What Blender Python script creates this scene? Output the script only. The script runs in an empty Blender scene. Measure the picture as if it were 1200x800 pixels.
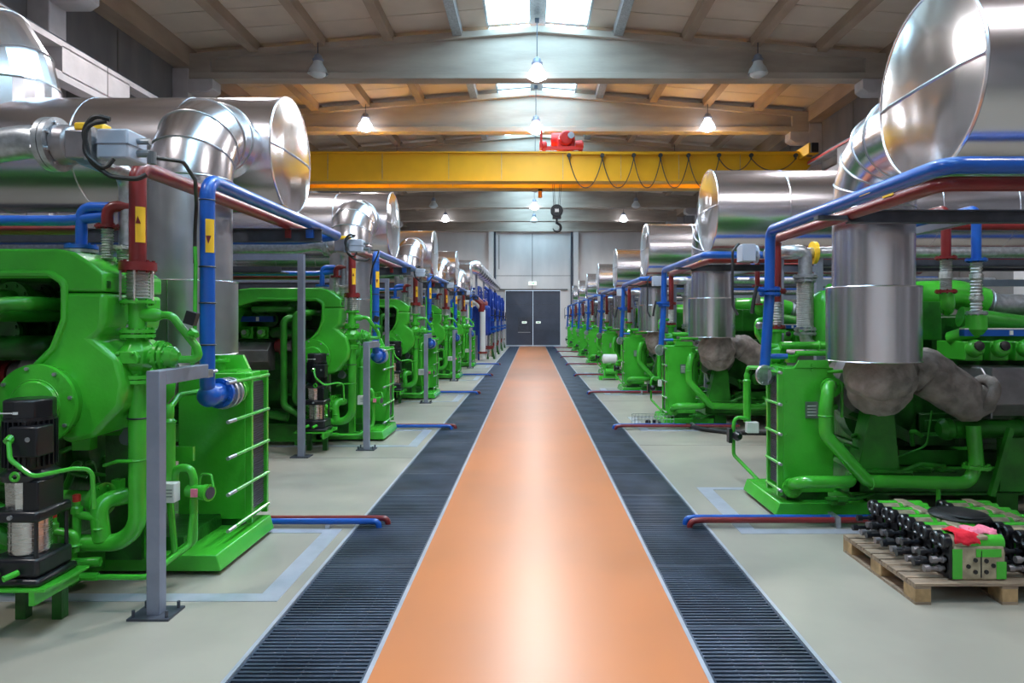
import bpy, math, random
from mathutils import Vector, Matrix
random.seed(7)
PI = math.pi
SC = bpy.context.scene
COL = SC.collection

# ------------------------------------------------------------------ camera, world, exposure
cam_d = bpy.data.cameras.new('camera'); cam = bpy.data.objects.new('camera', cam_d); COL.objects.link(cam)
cam_d.sensor_width = 36.0; cam_d.lens = 24.0
cam_d.shift_x = -23.5/1200; cam_d.shift_y = -25.5/1200
cam_d.clip_start = 0.05; cam_d.clip_end = 300
cam.location = (0, 0, 1.8); cam.rotation_euler = (PI/2, 0, 0)
SC.camera = cam
w = bpy.data.worlds.new('world'); SC.world = w; w.use_nodes = True
bg = w.node_tree.nodes['Background']; bg.inputs[0].default_value = (0.62, 0.8, 1.0, 1); bg.inputs[1].default_value = 1.0
SC.view_settings.view_transform = 'Standard'; SC.view_settings.look = 'None'
SC.view_settings.exposure = 0.38; SC.view_settings.gamma = 1.0
SC.view_settings.use_curve_mapping = False
LAMP_W = 500.0      # watts of every high-bay lamp that is switched on
SKYLIGHT = 9.0      # strength of the daylight coming through the translucent roof panes

# ------------------------------------------------------------------ materials
def mat(name, col, rough=0.5, metal=0.0, noise=0.0, nscale=4.0, bump=0.0, bscale=20.0, col2=None, coat=0.0,
        rnoise=0.0, emit=None, estr=0.0, detail=4.0, bdetail=3.0, spec=None, stretch=None):
    m = bpy.data.materials.new(name); m.use_nodes = True
    nt = m.node_tree; b = nt.nodes['Principled BSDF']
    b.inputs['Base Color'].default_value = (*col, 1); b.inputs['Roughness'].default_value = rough
    b.inputs['Metallic'].default_value = metal
    if coat: b.inputs['Coat Weight'].default_value = coat; b.inputs['Coat Roughness'].default_value = 0.12
    if spec is not None: b.inputs['Specular IOR Level'].default_value = spec
    if emit: b.inputs['Emission Color'].default_value = (*emit, 1); b.inputs['Emission Strength'].default_value = estr
    if noise or bump or rnoise or col2:
        tc = nt.nodes.new('ShaderNodeTexCoord')
        src = tc.outputs['Object']
        if stretch:
            mp = nt.nodes.new('ShaderNodeMapping'); mp.inputs['Scale'].default_value = stretch
            nt.links.new(src, mp.inputs['Vector']); src = mp.outputs['Vector']
        n = nt.nodes.new('ShaderNodeTexNoise'); n.inputs['Scale'].default_value = nscale; n.inputs['Detail'].default_value = detail
        nt.links.new(src, n.inputs['Vector'])
        if noise or col2:
            r = nt.nodes.new('ShaderNodeValToRGB')
            c2 = col2 if col2 else tuple(max(0, c*(1-noise)) for c in col)
            r.color_ramp.elements[0].position = 0.35; r.color_ramp.elements[1].position = 0.65
            r.color_ramp.elements[0].color = (*c2, 1); r.color_ramp.elements[1].color = (*col, 1)
            nt.links.new(n.outputs['Fac'], r.inputs['Fac']); nt.links.new(r.outputs['Color'], b.inputs['Base Color'])
        if rnoise:
            mr = nt.nodes.new('ShaderNodeMapRange'); mr.inputs['From Min'].default_value = .3; mr.inputs['From Max'].default_value = .7
            mr.inputs['To Min'].default_value = max(0.02, rough-rnoise); mr.inputs['To Max'].default_value = rough+rnoise
            nt.links.new(n.outputs['Fac'], mr.inputs['Value']); nt.links.new(mr.outputs['Result'], b.inputs['Roughness'])
        if bump:
            n2 = nt.nodes.new('ShaderNodeTexNoise'); n2.inputs['Scale'].default_value = bscale; n2.inputs['Detail'].default_value = bdetail
            nt.links.new(src, n2.inputs['Vector'])
            bp = nt.nodes.new('ShaderNodeBump'); bp.inputs['Strength'].default_value = bump; bp.inputs['Distance'].default_value = 0.02
            nt.links.new(n2.outputs['Fac'], bp.inputs['Height']); nt.links.new(bp.outputs['Normal'], b.inputs['Normal'])
    return m
M = {}
M['green']   = mat('green_paint', (0.062, 0.50, 0.034), 0.27, noise=0.22, nscale=3, bump=0.08, bscale=40, coat=0.3)
M['dgreen']  = mat('deep_shade_green_paint', (0.012, 0.125, 0.010), 0.36, noise=0.6, nscale=6, bump=0.2, bscale=30)  # same green with the shade deep inside the machines put into its colour
M['mgreen']  = mat('half_shade_green_paint', (0.028, 0.26, 0.018), 0.34, noise=0.45, nscale=5, bump=0.1, bscale=30)  # the green darkened partway, standing in for shade on low and set-back parts
M['alu']     = mat('aluminium_jacket', (0.82, 0.79, 0.84), 0.24, 1.0, bump=0.30, bscale=1.8, bdetail=0)
M['alucap']  = mat('dented_aluminium_cap', (0.80, 0.80, 0.82), 0.16, 1.0, bump=0.6, bscale=2.0, bdetail=0.5, stretch=(1, 1.8, .6))
M['alumatt'] = mat('smoky_aluminium_sleeve', (0.66, 0.66, 0.69), 0.33, 1.0, bump=0.15, bscale=2, bdetail=0, nscale=3, noise=0.22, detail=2)
M['galv']    = mat('galvanised_steel', (0.56, 0.58, 0.62), 0.38, 0.85, noise=0.3, nscale=25)
M['steel']   = mat('grey_painted_steel', (0.26, 0.28, 0.36), 0.42, 0.35, noise=0.15, nscale=6)
M['dsteel']  = mat('dark_steel_channel', (0.075, 0.08, 0.105), 0.45, 0.3, noise=0.3, nscale=8)
M['braid']   = mat('stainless_bellows', (0.62, 0.60, 0.60), 0.28, 1.0, bump=0.5, bscale=120)
M['blue']    = mat('blue_pipe_paint', (0.006, 0.095, 0.46), 0.33, noise=0.15, nscale=5, coat=0.3)
M['dblue']   = mat('dark_blue_paint', (0.010, 0.050, 0.33), 0.35, noise=0.2, nscale=5)
M['red']     = mat('red_pipe_paint', (0.22, 0.016, 0.017), 0.36, noise=0.25, nscale=6, coat=0.2)
M['bred']    = mat('bright_red_paint', (0.62, 0.025, 0.02), 0.4)
M['yellow']  = mat('crane_yellow', (0.84, 0.42, 0.003), 0.5, noise=0.12, nscale=1.2)
M['tag']     = mat('yellow_tape', (0.90, 0.52, 0.02), 0.5)
M['black']   = mat('black_enamel', (0.012, 0.012, 0.016), 0.28, noise=0.3, nscale=9)
M['rubber']  = mat('black_rubber', (0.014, 0.014, 0.016), 0.5)
M['stain']   = mat('brushed_stainless', (0.66, 0.64, 0.63), 0.24, 1.0, rnoise=0.1, nscale=8, stretch=(1, 1, 14))
M['insul']   = mat('grey_insulation_wrap', (0.36, 0.31, 0.29), 0.75, noise=0.45, nscale=9, bump=1.0, bscale=14)
M['manif']   = mat('manifold_cover_metal', (0.36, 0.33, 0.35), 0.36, 0.7, noise=0.3, nscale=5)
M['white']   = mat('white_plastic', (0.72, 0.72, 0.72), 0.4)
M['boxgrey'] = mat('light_blue_grey_box', (0.42, 0.47, 0.58), 0.4)
M['orange']  = mat('orange_epoxy_floor', (0.62, 0.205, 0.072), 0.31, nscale=0.8, col2=(0.56, 0.195, 0.078), detail=3, spec=0.4)
M['concrete']= mat('concrete_floor', (0.385, 0.345, 0.285), 0.38, nscale=1.0, col2=(0.31, 0.275, 0.23), detail=4)
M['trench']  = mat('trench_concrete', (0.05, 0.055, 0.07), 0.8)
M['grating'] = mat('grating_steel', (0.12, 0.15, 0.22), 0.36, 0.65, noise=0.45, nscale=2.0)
M['strip']   = mat('pale_channel_cover', (0.55, 0.57, 0.66), 0.32, 0.4, noise=0.15, nscale=5)
M['beam']    = mat('roof_concrete', (0.47, 0.395, 0.335), 0.8, nscale=1.0, col2=(0.35, 0.29, 0.245), bump=0.15, bscale=12, detail=8, stretch=(.5, 1, 2.5))
M['purlin']  = mat('purlin_concrete', (0.42, 0.31, 0.235), 0.8, noise=0.2, nscale=3, stretch=(1, .3, 1))
M['ceil']    = mat('cream_ceiling_panel', (0.68, 0.56, 0.46), 0.75, noise=0.10, nscale=1.3)
M['seam']    = mat('dark_joint', (0.12, 0.11, 0.10), 0.9)
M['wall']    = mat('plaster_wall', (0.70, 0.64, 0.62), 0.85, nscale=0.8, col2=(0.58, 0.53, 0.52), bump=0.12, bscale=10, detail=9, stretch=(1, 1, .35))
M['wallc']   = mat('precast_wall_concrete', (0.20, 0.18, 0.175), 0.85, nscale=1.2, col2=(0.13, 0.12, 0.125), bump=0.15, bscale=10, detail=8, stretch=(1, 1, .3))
M['runway']  = mat('pale_precast_concrete', (0.55, 0.50, 0.51), 0.8, nscale=3, noise=0.15, bump=0.1, bscale=12)
M['door']    = mat('dark_grey_door', (0.060, 0.070, 0.105), 0.45, noise=0.2, nscale=1.5)
M['sky']     = mat('translucent_skylight', (0.8, 0.9, 1.0), 0.6, emit=(0.48, 0.80, 1.0), estr=SKYLIGHT)
M['glow']    = mat('lit_lamp_glass', (0.9, 0.93, 1.0), 0.3, emit=(0.78, 0.86, 1.0), estr=5.0)
M['bulb']    = mat('lamp_glow', (1, 1, 1), 0.5, emit=(0.80, 0.87, 1.0), estr=45.0)
M['lglass']  = mat('lamp_glass_off', (0.62, 0.64, 0.66), 0.3)
M['wood']    = mat('pallet_wood', (0.36, 0.25, 0.17), 0.8, nscale=7, col2=(0.20, 0.14, 0.10), bump=0.4, bscale=30, stretch=(.6, 5, 5))
M['woodend'] = mat('pallet_block_wood', (0.50, 0.31, 0.15), 0.8, noise=0.4, nscale=12, bump=0.3, bscale=30)
M['tan']     = mat('bare_cast_metal', (0.50, 0.42, 0.29), 0.45, 0.35, noise=0.4, nscale=14)
M['rag']     = mat('red_cloth', (0.75, 0.012, 0.035), 0.85, bump=0.6, bscale=30)
M['pink']    = mat('pink_cloth', (0.80, 0.20, 0.30), 0.85, bump=0.6, bscale=30)
M['exit']    = mat('exit_sign_face', (0.80, 0.85, 0.80), 0.5, emit=(0.8, 0.9, 0.8), estr=0.6)
M['exitg']   = mat('exit_green', (0.02, 0.35, 0.10), 0.5)
M['grille']  = mat('radiator_fins', (0.10, 0.105, 0.14), 0.4, 0.5)
M['amber']   = mat('amber_beacon', (0.9, 0.30, 0.02), 0.3)
M['plate']   = mat('rating_plate_metal', (0.30, 0.32, 0.34), 0.3, 0.8)
M['dust']    = mat('soot_line', (0.05, 0.05, 0.05), 0.9)

# ------------------------------------------------------------------ mesh helpers
def V(*a): return Vector(a)
def at(px, py, Y):
    """a point of the hall seen at pixel px, py of the 1200 x 800 photograph, Y metres down the hall"""
    return Vector(((px-623.5)*Y/800, Y, 1.8-(py-374.5)*Y/800))
ORIG = {}
def set_props(o, label=None, cat=None, group=None, kind=None):
    if label: o['label'] = label
    if cat: o['category'] = cat
    if group: o['group'] = group
    if kind: o['kind'] = kind
    return o
def thing(name, loc, label, cat, group=None):
    o = bpy.data.objects.new(name, None); o.empty_display_size = 0.2
    COL.objects.link(o); o.location = loc; ORIG[o.name] = Vector(loc)
    return set_props(o, label, cat, group)
class MB:
    def __init__(s): s.v = []; s.f = []; s.cuts = []
    def cut(s):
        """what is added from here on becomes an object of its own"""
        s.cuts.append((len(s.v), len(s.f))); return s
    def add(s, vs, fs):
        n = len(s.v); s.v += [Vector(p) for p in vs]; s.f += [tuple(i+n for i in f) for f in fs]; return s
    def box(s, x0, x1, y0, y1, z0, z1, mtx=None):
        if x1 < x0: x0, x1 = x1, x0
        if y1 < y0: y0, y1 = y1, y0
        if z1 < z0: z0, z1 = z1, z0
        p = [V(x, y, z) for z in (z0, z1) for y in (y0, y1) for x in (x0, x1)]
        if mtx: p = [mtx @ q for q in p]
        return s.add(p, [(0,2,3,1), (4,5,7,6), (0,1,5,4), (2,6,7,3), (0,4,6,2), (1,3,7,5)])
    def obox(s, c, size, rot=(0,0,0)):
        from mathutils import Euler
        m = Matrix.Translation(c) @ Euler(rot).to_matrix().to_4x4()
        a, b, d = [q/2 for q in size]
        return s.box(-a, a, -b, b, -d, d, m)
    def bar(s, p0, p1, wd, ht=None):
        """a square bar from p0 to p1"""
        p0 = Vector(p0); p1 = Vector(p1); d = (p1-p0); L = d.length; d.normalize()
        q = d.to_track_quat('X', 'Z').to_matrix().to_4x4()
        m = Matrix.Translation(p0) @ q
        ht = ht or wd
        return s.box(0, L, -wd/2, wd/2, -ht/2, ht/2, m)
    def frame(s, d):
        d = Vector(d).normalized(); u = d.orthogonal().normalized()
        if abs(d.z) < .9: u = Vector((0,0,1)).cross(d).normalized()
        else: u = Vector((1,0,0)); u = (u - d*u.dot(d)).normalized()
        return u, d.cross(u)
    def cyl(s, p0, p1, r, n=20, r1=None, caps=True):
        p0 = Vector(p0); p1 = Vector(p1); r1 = r if r1 is None else r1
        u, w_ = s.frame(p1-p0); vs = []
        for c, rr in ((p0, r), (p1, r1)):
            vs += [c + u*math.cos(2*PI*k/n)*rr + w_*math.sin(2*PI*k/n)*rr for k in range(n)]
        fs = [(k, (k+1)%n, n+(k+1)%n, n+k) for k in range(n)]
        if caps: fs += [tuple(range(n-1, -1, -1)), tuple(range(n, 2*n))]
        return s.add(vs, fs)
    def lathe(s, p0, axis, prof, n=24):
        """prof: (distance along axis, radius) pairs"""
        p0 = Vector(p0); axis = Vector(axis).normalized(); u, w_ = s.frame(axis); vs = []; fs = []
        for (t, r) in prof:
            r = max(r, 1e-4)
            vs += [p0 + axis*t + u*math.cos(2*PI*k/n)*r + w_*math.sin(2*PI*k/n)*r for k in range(n)]
        for j in range(len(prof)-1):
            fs += [(j*n+k, j*n+(k+1)%n, (j+1)*n+(k+1)%n, (j+1)*n+k) for k in range(n)]
        fs += [tuple(range(n-1, -1, -1)), tuple(range((len(prof)-1)*n, len(prof)*n))]
        return s.add(vs, fs)
    def tube(s, pts, r, bend=None, n=14, arc=6, caps=True, radii=None):
        pts = [Vector(p) for p in pts]; path = [pts[0]]
        bend = r*2.2 if bend is None else bend
        for i in range(1, len(pts)-1):
            a, b, c = pts[i-1], pts[i], pts[i+1]
            d0 = (b-a); d1 = (c-b); l0 = d0.length; l1 = d1.length; d0.normalize(); d1.normalize()
            ang = d0.angle(d1, 0)
            if ang < 0.03: path.append(b); continue
            t = min(bend*math.tan(ang/2), l0*.49, l1*.49); R = t/math.tan(ang/2)
            nrm = (d1 - d0*d1.dot(d0)).normalized(); cen = b - d0*t + nrm*R
            for k in range(arc+1):
                th = ang*k/arc
                path.append(cen - nrm*math.cos(th)*R + d0*math.sin(th)*R)
        path.append(pts[-1])
        P = [path[0]]
        for p in path[1:]:
            if (p-P[-1]).length > 1e-5: P.append(p)
        vs = []; fs = []; m = len(P); up = None
        for i, p in enumerate(P):
            tg = (P[min(i+1, m-1)]-P[max(i-1, 0)]).normalized()
            if i not in (0, m-1):
                tg = ((P[i+1]-P[i]).normalized()+(P[i]-P[i-1]).normalized()).normalized()
            if up is None: u, w_ = s.frame(tg)
            else:
                u = (up - tg*up.dot(tg)).normalized(); w_ = tg.cross(u)
            up = u
            rr = r
            if radii: 
                q = i/(m-1)*(len(radii)-1); a = int(min(q, len(radii)-2)); rr = radii[a]+(radii[a+1]-radii[a])*(q-a)
            vs += [p + u*math.cos(2*PI*k/n)*rr + w_*math.sin(2*PI*k/n)*rr for k in range(n)]
        for j in range(m-1):
            fs += [(j*n+k, j*n+(k+1)%n, (j+1)*n+(k+1)%n, (j+1)*n+k) for k in range(n)]
        if caps: fs += [tuple(range(n-1, -1, -1)), tuple(range((m-1)*n, m*n))]
        return s.add(vs, fs)
    def flange(s, c, axis, r, t=0.02, bolts=8, br=0.009, n=24):
        c = Vector(c); a = Vector(axis).normalized(); s.cyl(c-a*t/2, c+a*t/2, r, n)
        u, w_ = s.frame(a)
        for k in range(bolts):
            th = 2*PI*(k+.5)/bolts; q = c + (u*math.cos(th)+w_*math.sin(th))*r*0.80
            s.cyl(q-a*(t/2+br*1.1), q+a*(t/2+br*1.1), br, 6)
        return s
    def prism(s, poly, d0, d1, plane='xz'):
        """polygon of (a, b) pairs drawn in a plane and pushed from d0 to d1 along the third axis"""
        def P(a, b, d):
            return V(a, d, b) if plane == 'xz' else (V(d, a, b) if plane == 'yz' else V(a, b, d))
        n = len(poly); vs = [P(a, b, d0) for a, b in poly]+[P(a, b, d1) for a, b in poly]
        fs = [(k, (k+1)%n, n+(k+1)%n, n+k) for k in range(n)]+[tuple(range(n-1, -1, -1)), tuple(range(n, 2*n))]
        return s.add(vs, fs)
    def sphere(s, c, r, n=16, m=8, sc=(1,1,1)):
        c = Vector(c); vs = []; fs = []
        for j in range(m+1):
            ph = PI*j/m
            for k in range(n):
                th = 2*PI*k/n; rr = max(math.sin(ph), 1e-3)
                vs.append(c + V(math.cos(th)*rr*r*sc[0], math.sin(th)*rr*r*sc[1], math.cos(ph)*r*sc[2]))
        for j in range(m): fs += [(j*n+k, (j+1)*n+k, (j+1)*n+(k+1)%n, j*n+(k+1)%n) for k in range(n)]
        return s.add(vs, fs)
    def sector(s, cx, cy, r, a0, a1, z0, z1):
        P = [(cx+(r+.003)*math.cos(a), cy+(r+.003)*math.sin(a)) for a in [(a0+(a1-a0)*k/6)*PI/180 for k in range(7)]]
        P += [(cx+(r-.002)*math.cos(a), cy+(r-.002)*math.sin(a)) for a in [(a1+(a0-a1)*k/6)*PI/180 for k in range(7)]]
        return s.prism(P, z0, z1, 'xy')
    def torus(s, c, axis, R, r, n=24, m=6):
        c = Vector(c); a = Vector(axis).normalized(); u, w_ = s.frame(a); vs = []; fs = []
        for k in range(n):
            d = u*math.cos(2*PI*k/n)+w_*math.sin(2*PI*k/n)
            for j in range(m):
                th = 2*PI*j/m; vs.append(c + d*(R+r*math.cos(th)) + a*r*math.sin(th))
        for k in range(n): fs += [(k*m+j, ((k+1)%n)*m+j, ((k+1)%n)*m+(j+1)%m, k*m+(j+1)%m) for j in range(m)]
        return s.add(vs, fs)
    def bellows(s, p0, p1, r, waves=10, amp=0.008, n=20):
        p0 = Vector(p0); p1 = Vector(p1); L = (p1-p0).length; prof = []
        for k in range(waves*2+1): prof.append((L*k/(waves*2), r+(amp if k % 2 else -amp)))
        return s.lathe(p0, p1-p0, prof, n)
    def build(s, name, m, parent=None, origin=None, bevel=0.0, sharp=0.62, label=None, seg=2, **props):
        if s.cuts:
            cs = [(0, 0)]+s.cuts+[(len(s.v), len(s.f))]; out = None
            for (a, fa), (b, fb) in zip(cs[:-1], cs[1:]):
                if b == a: continue
                q = MB(); q.v = s.v[a:b]; q.f = [tuple(i-a for i in f) for f in s.f[fa:fb]]
                out = q.build(name, m, parent, origin, bevel, sharp, label, seg, **props)
            return out
        o_ = None
        if parent is not None:
            r = parent
            while r.parent: r = r.parent
            o_ = ORIG.get(r.name, Vector((0,0,0)))
        elif origin is not None: o_ = Vector(origin)
        else:
            xs = [p.x for p in s.v]; ys = [p.y for p in s.v]; zs = [p.z for p in s.v]
            o_ = V((min(xs)+max(xs))/2, (min(ys)+max(ys))/2, min(zs))
        me = bpy.data.meshes.new(name)
        me.from_pydata([p-o_ for p in s.v], [], s.f)
        import bmesh
        bm = bmesh.new(); bm.from_mesh(me); bmesh.ops.recalc_face_normals(bm, faces=bm.faces); bm.to_mesh(me); bm.free()
        me.materials.append(M[m] if isinstance(m, str) else m)
        me.shade_smooth(); me.set_sharp_from_angle(angle=sharp)
        o = bpy.data.objects.new(name, me); COL.objects.link(o)
        if parent is not None: o.parent = parent
        else: o.location = o_; ORIG[o.name] = o_
        if bevel:
            b = o.modifiers.new('bevel', 'BEVEL'); b.width = bevel; b.segments = seg; b.limit_method = 'ANGLE'; b.angle_limit = 0.6
            b.harden_normals = False
        set_props(o, label, props.get('cat'), props.get('group'), props.get('kind'))
        return o
def kids(o): return [c for c in bpy.data.objects if c.parent == o]
def kidmap():
    d = {}
    for c in bpy.data.objects:
        if c.parent: d.setdefault(c.parent.name, []).append(c)
    return d
def dup(root, off, label=None, km=None, skip=()):
    km = km or kidmap()
    r = root.copy(); COL.objects.link(r); r.location = root.location + Vector(off)
    ORIG[r.name] = ORIG[root.name]+Vector(off)
    if label: r['label'] = label
    for ch in km.get(root.name, []):
        if ch.name.split('.')[0] in skip: continue
        c = ch.copy(); COL.objects.link(c); c.parent = r
        for g in km.get(ch.name, []):
            d = g.copy(); COL.objects.link(d); d.parent = c
    return r
def B(*a, **k): return MB().box(*a, **k)
ORD = ['nearest', 'second', 'third', 'fourth', 'fifth', 'sixth', 'seventh', 'farthest']

# ------------------------------------------------------------------ the hall
YB, YE = -7.0, 46.0
XL, XR, XC = -8.8, 9.08, 0.14
BEAMS = [-2.6, 2.3, 7.2, 12.1, 16.9, 21.6, 26.5, 31.3, 36.2, 41.1]
def ztop(x): return 9.0 - abs(x-XC)*0.08
floor = MB(); floor.box(XL, -1.53, YB, YE, -.35, 0); floor.box(1.52, XR, YB, YE, -.35, 0)
floor = floor.build('floor', 'concrete', origin=(0,0,0), kind='structure')
walk = B(-.83, .89, YB, YE, -.35, 0.004).build('floor_walkway', 'orange', floor, label='glossy orange epoxy walkway')
for i, (a, b) in enumerate(((-1.53, -.83), (.89, 1.52))):
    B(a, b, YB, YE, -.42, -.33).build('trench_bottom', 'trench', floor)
    m = MB()
    for e in (a, b): m.box(e-.012, e+.012, YB, YE, -.06, .006)
    m.build('trench_rim', 'strip', floor)
# grating panels: one mesh for each trench width, 1 m long
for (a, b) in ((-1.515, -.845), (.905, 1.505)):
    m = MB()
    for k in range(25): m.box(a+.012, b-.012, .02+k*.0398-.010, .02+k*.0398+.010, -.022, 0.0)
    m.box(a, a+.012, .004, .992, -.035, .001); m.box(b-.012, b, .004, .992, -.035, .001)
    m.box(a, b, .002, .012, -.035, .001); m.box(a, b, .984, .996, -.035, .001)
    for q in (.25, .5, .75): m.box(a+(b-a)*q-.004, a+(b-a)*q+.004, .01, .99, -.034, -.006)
    p = None
    for k in range(int(YE-YB)):
        if p is None: p = m.build('grating_panel', 'grating', floor); o = p; base = 0
        else: o = p.copy(); COL.objects.link(o); o.parent = floor
        o.location = (0, YB+k+.0, random.uniform(-.003, .002))
# floor joints
m = MB()
for y in (1.2, 8.9, 14.2, 19.5, 24.8, 30, 35.4, 40.7):
    m.box(XL, -1.56, y, y+.006, .0, .0015); m.box(1.55, XR, y+.9, y+.906, .0, .0015)
m.build('floor_joint', 'seam', floor, kind='stuff')
# walls
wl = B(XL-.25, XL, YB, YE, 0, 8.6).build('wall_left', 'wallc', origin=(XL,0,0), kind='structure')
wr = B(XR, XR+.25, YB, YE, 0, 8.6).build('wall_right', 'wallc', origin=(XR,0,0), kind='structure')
wb = B(XL, XR, YB-.25, YB, 0, 9.2).build('wall_back', 'wall', origin=(0,YB,0), kind='structure')
DX0, DX1, DZ = -1.81, 1.93, 3.78
we = MB(); we.box(XL, DX0, YE, YE+.3, 0, 9.2); we.box(DX1, XR, YE, YE+.3, 0, 9.2); we.box(DX0, DX1, YE, YE+.3, DZ, 9.2)
we = we.build('wall_end', 'wall', origin=(0,YE,0), kind='structure')
m = MB()
for x in (.02,): m.box(x-.02, x+.02, YE-.012, YE, DZ+.1, 7.6)
m.box(-2.6, 3.1, YE-.012, YE, 4.75, 4.78)
m.box(-2.25, -2.2, YE-.01, YE, 5.2, 7.5)
m.build('wall_seam', 'seam', we)
for x in (-2.75, 2.95):
    B(x-.17, x+.17, YE-.25, YE, 0, 7.72).build('pilaster', 'wall', we, bevel=.01)
for x in (-2.5, 2.66): MB().cyl((x, YE-.12, 0.1), (x, YE-.12, 7.7), .07, 12).build('downpipe', 'dsteel', we)
B(-2.3, 2.4, YE-.1, YE, DZ, DZ+.09).build('door_lintel', 'seam', we)
for wz, wall_, x0, x1 in ((0, wl, XL, XL+.01), (0, wr, XR-.01, XR)):
    m = MB()
    for y in [b+2.4 for b in BEAMS]: m.box(x0, x1, y-.03, y+.03, 0.1, 7.95)
    m.box(x0, x1, YB, YE, 2.9, 2.94); m.box(x0, x1, YB, YE, 5.4, 5.44)
    m.build('wall_joint', 'seam', wall_)
# the double door
dr = thing('door_1', (0, YE, 0), 'dark grey steel double door at the far end of the walkway', 'door')
del dr['category']; del dr['label']; dr['kind'] = 'structure'
mid = (DX0+DX1)/2
for x0, x1 in ((DX0+.03, mid-.012), (mid+.012, DX1-.03)):
    lf = B(x0, x1, YE+.05, YE+.12, .09, DZ-.04).build('door_leaf', 'door', dr, bevel=.004)
    m = MB()
    for z in (.1, 1.02, 1.92, 2.82, DZ-.07): m.box(x0, x1, YE+.035, YE+.052, z, z+.03)
    for x in (x0, x1-.05): m.box(x, x+.05, YE+.03, YE+.052, .09, DZ-.04)
    m.build('rail', 'dsteel', lf)
wk = B(-.95, -.12, YE+.02, YE+.05, .95, 1.92).build('wicket_door', 'dsteel', dr)
B(-.95, -.12, YE-.01, YE+.03, .93, .97).build('push_bar', 'galv', wk)
for x in (-.52, .42):
    m = B(x-.16, x+.16, YE+.005, YE+.03, 1.55, 1.69).build('sign_plate', 'exit', dr)
    mm = MB(); mm.box(x-.12, x+.05, YE, YE+.006, 1.60, 1.64); mm.add([(x+.03,YE,1.575),(x+.03,YE,1.665),(x+.12,YE,1.62)], [(0,1,2)])
    mm.build('arrow', 'exitg', m)
B(DX0+.02, DX1, YE-.02, YE+.06, .0, .085).build('threshold', 'strip', dr)
m = MB(); m.box(DX0-.06, DX0+.02, YE-.03, YE+.02, 0, DZ); m.box(DX1-.02, DX1+.12, YE-.03, YE+.02, 0, DZ); m.build('door_frame', 'wall', dr)
ex = thing('exit_sign', (0.03, YE-.08, 4.2), 'small white lit exit sign over the grey double door', 'sign')
B(-.24, .30, YE-.12, YE-.0, 4.12, 4.36).build('sign_body', 'exit', ex, bevel=.01)
mm = MB(); mm.box(-.12, .08, YE-.126, YE-.12, 4.22, 4.26); mm.add([(.06,YE-.124,4.18),(.06,YE-.124,4.30),(.18,YE-.124,4.24)], [(0,1,2)]); mm.build('arrow', 'exitg', ex)

# roof: shell, panels, purlins, skylights
ceil = thing('ceiling', (0, 0, 0), None, None); ceil['kind'] = 'structure'
CE = .16
def slopebox(m, x0, x1, y0, y1, t0, t1):
    """a slab that follows the roof slope, from t0 to t1 above the beam-top line"""
    if x0 < XC-1e-6 and x1 > XC+1e-6: slopebox(m, x0, XC, y0, y1, t0, t1); slopebox(m, XC, x1, y0, y1, t0, t1); return
    vs = [V(x, y, ztop(x)+t) for t in (t0, t1) for y in (y0, y1) for x in (x0, x1)]
    m.add(vs, [(0,2,3,1), (4,5,7,6), (0,1,5,4), (2,6,7,3), (0,4,6,2), (1,3,7,5)])
m = MB()
slopebox(m, XL-.3, XC-1.24, YB, YE+.3, CE+.03, CE+.15); slopebox(m, XC+1.24, XR+.3, YB, YE+.3, CE+.03, CE+.15)
slopebox(m, XC-.17, XC+.17, YB, YE+.3, CE, CE+.15)
m.build('roof_shell', 'seam', ceil)
m = MB(); slopebox(m, XC-.18, XC+.18, YB, YE+.3, CE-.03, CE-.005); m.build('ridge_cover', 'galv', ceil)
OFF = [1.24, 1.97, 3.65, 5.33, 6.95, 8.95]
bays = [(YB, BEAMS[0])]+[(BEAMS[i], BEAMS[i+1]) for i in range(len(BEAMS)-1)]+[(BEAMS[-1], YE)]
rest = MB()
for bi, (y0, y1) in enumerate(bays):
    n = max(1, round((y1-y0)/1.0))
    for s_ in (-1, 1):
        for j in range(len(OFF)-1):
            a, b = XC+s_*OFF[j], XC+s_*OFF[j+1]
            if a > b: a, b = b, a
            for k in range(n):
                ya = y0+(y1-y0)*k/n+.014; yb = y0+(y1-y0)*(k+1)/n-.014
                if 7 < y0 < 22 :
                    mm = MB(); slopebox(mm, a, b, ya, yb, CE, CE+.035); mm.build('ceiling_panel', 'ceil', ceil)
                else: slopebox(rest, a, b, ya, yb, CE, CE+.035)
rest.build('ceiling_panel', 'ceil', ceil, kind='stuff')
for bi, (y0, y1) in enumerate(bays):
    for s_ in (-1, 1):
        for j in (1, 2, 3, 4):
            x = XC+s_*OFF[j]
            mm = MB(); slopebox(mm, x-.11, x+.11, y0+.1, y1-.1, -.10, CE)
            mm.build('purlin', 'purlin' if j > 1 else 'galv', ceil)
        mm = MB(); a = XC+s_*.17; b = XC+s_*1.24
        if a > b: a, b = b, a
        slopebox(mm, a, b, y0+.08, y1-.08, CE+.05, CE+.07)
        mm.build('skylight_pane', 'sky', ceil)
        mm = MB(); slopebox(mm, a, b, y0-.08, y0+.08, CE, CE+.12)
        for e in (a, b): mm2 = slopebox(mm, e-.03, e+.03, y0, y1, CE-.02, CE+.12)
        mm.build('skylight_frame', 'galv', ceil)
        # gutter beam along the wall
    for x0, x1 in ((XL-.1, XL+.42), (XR-.42, XR+.1)):
        B(x0, x1, y0, y1, 8.0, 8.6).build('gutter_beam', 'purlin', ceil)
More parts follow.
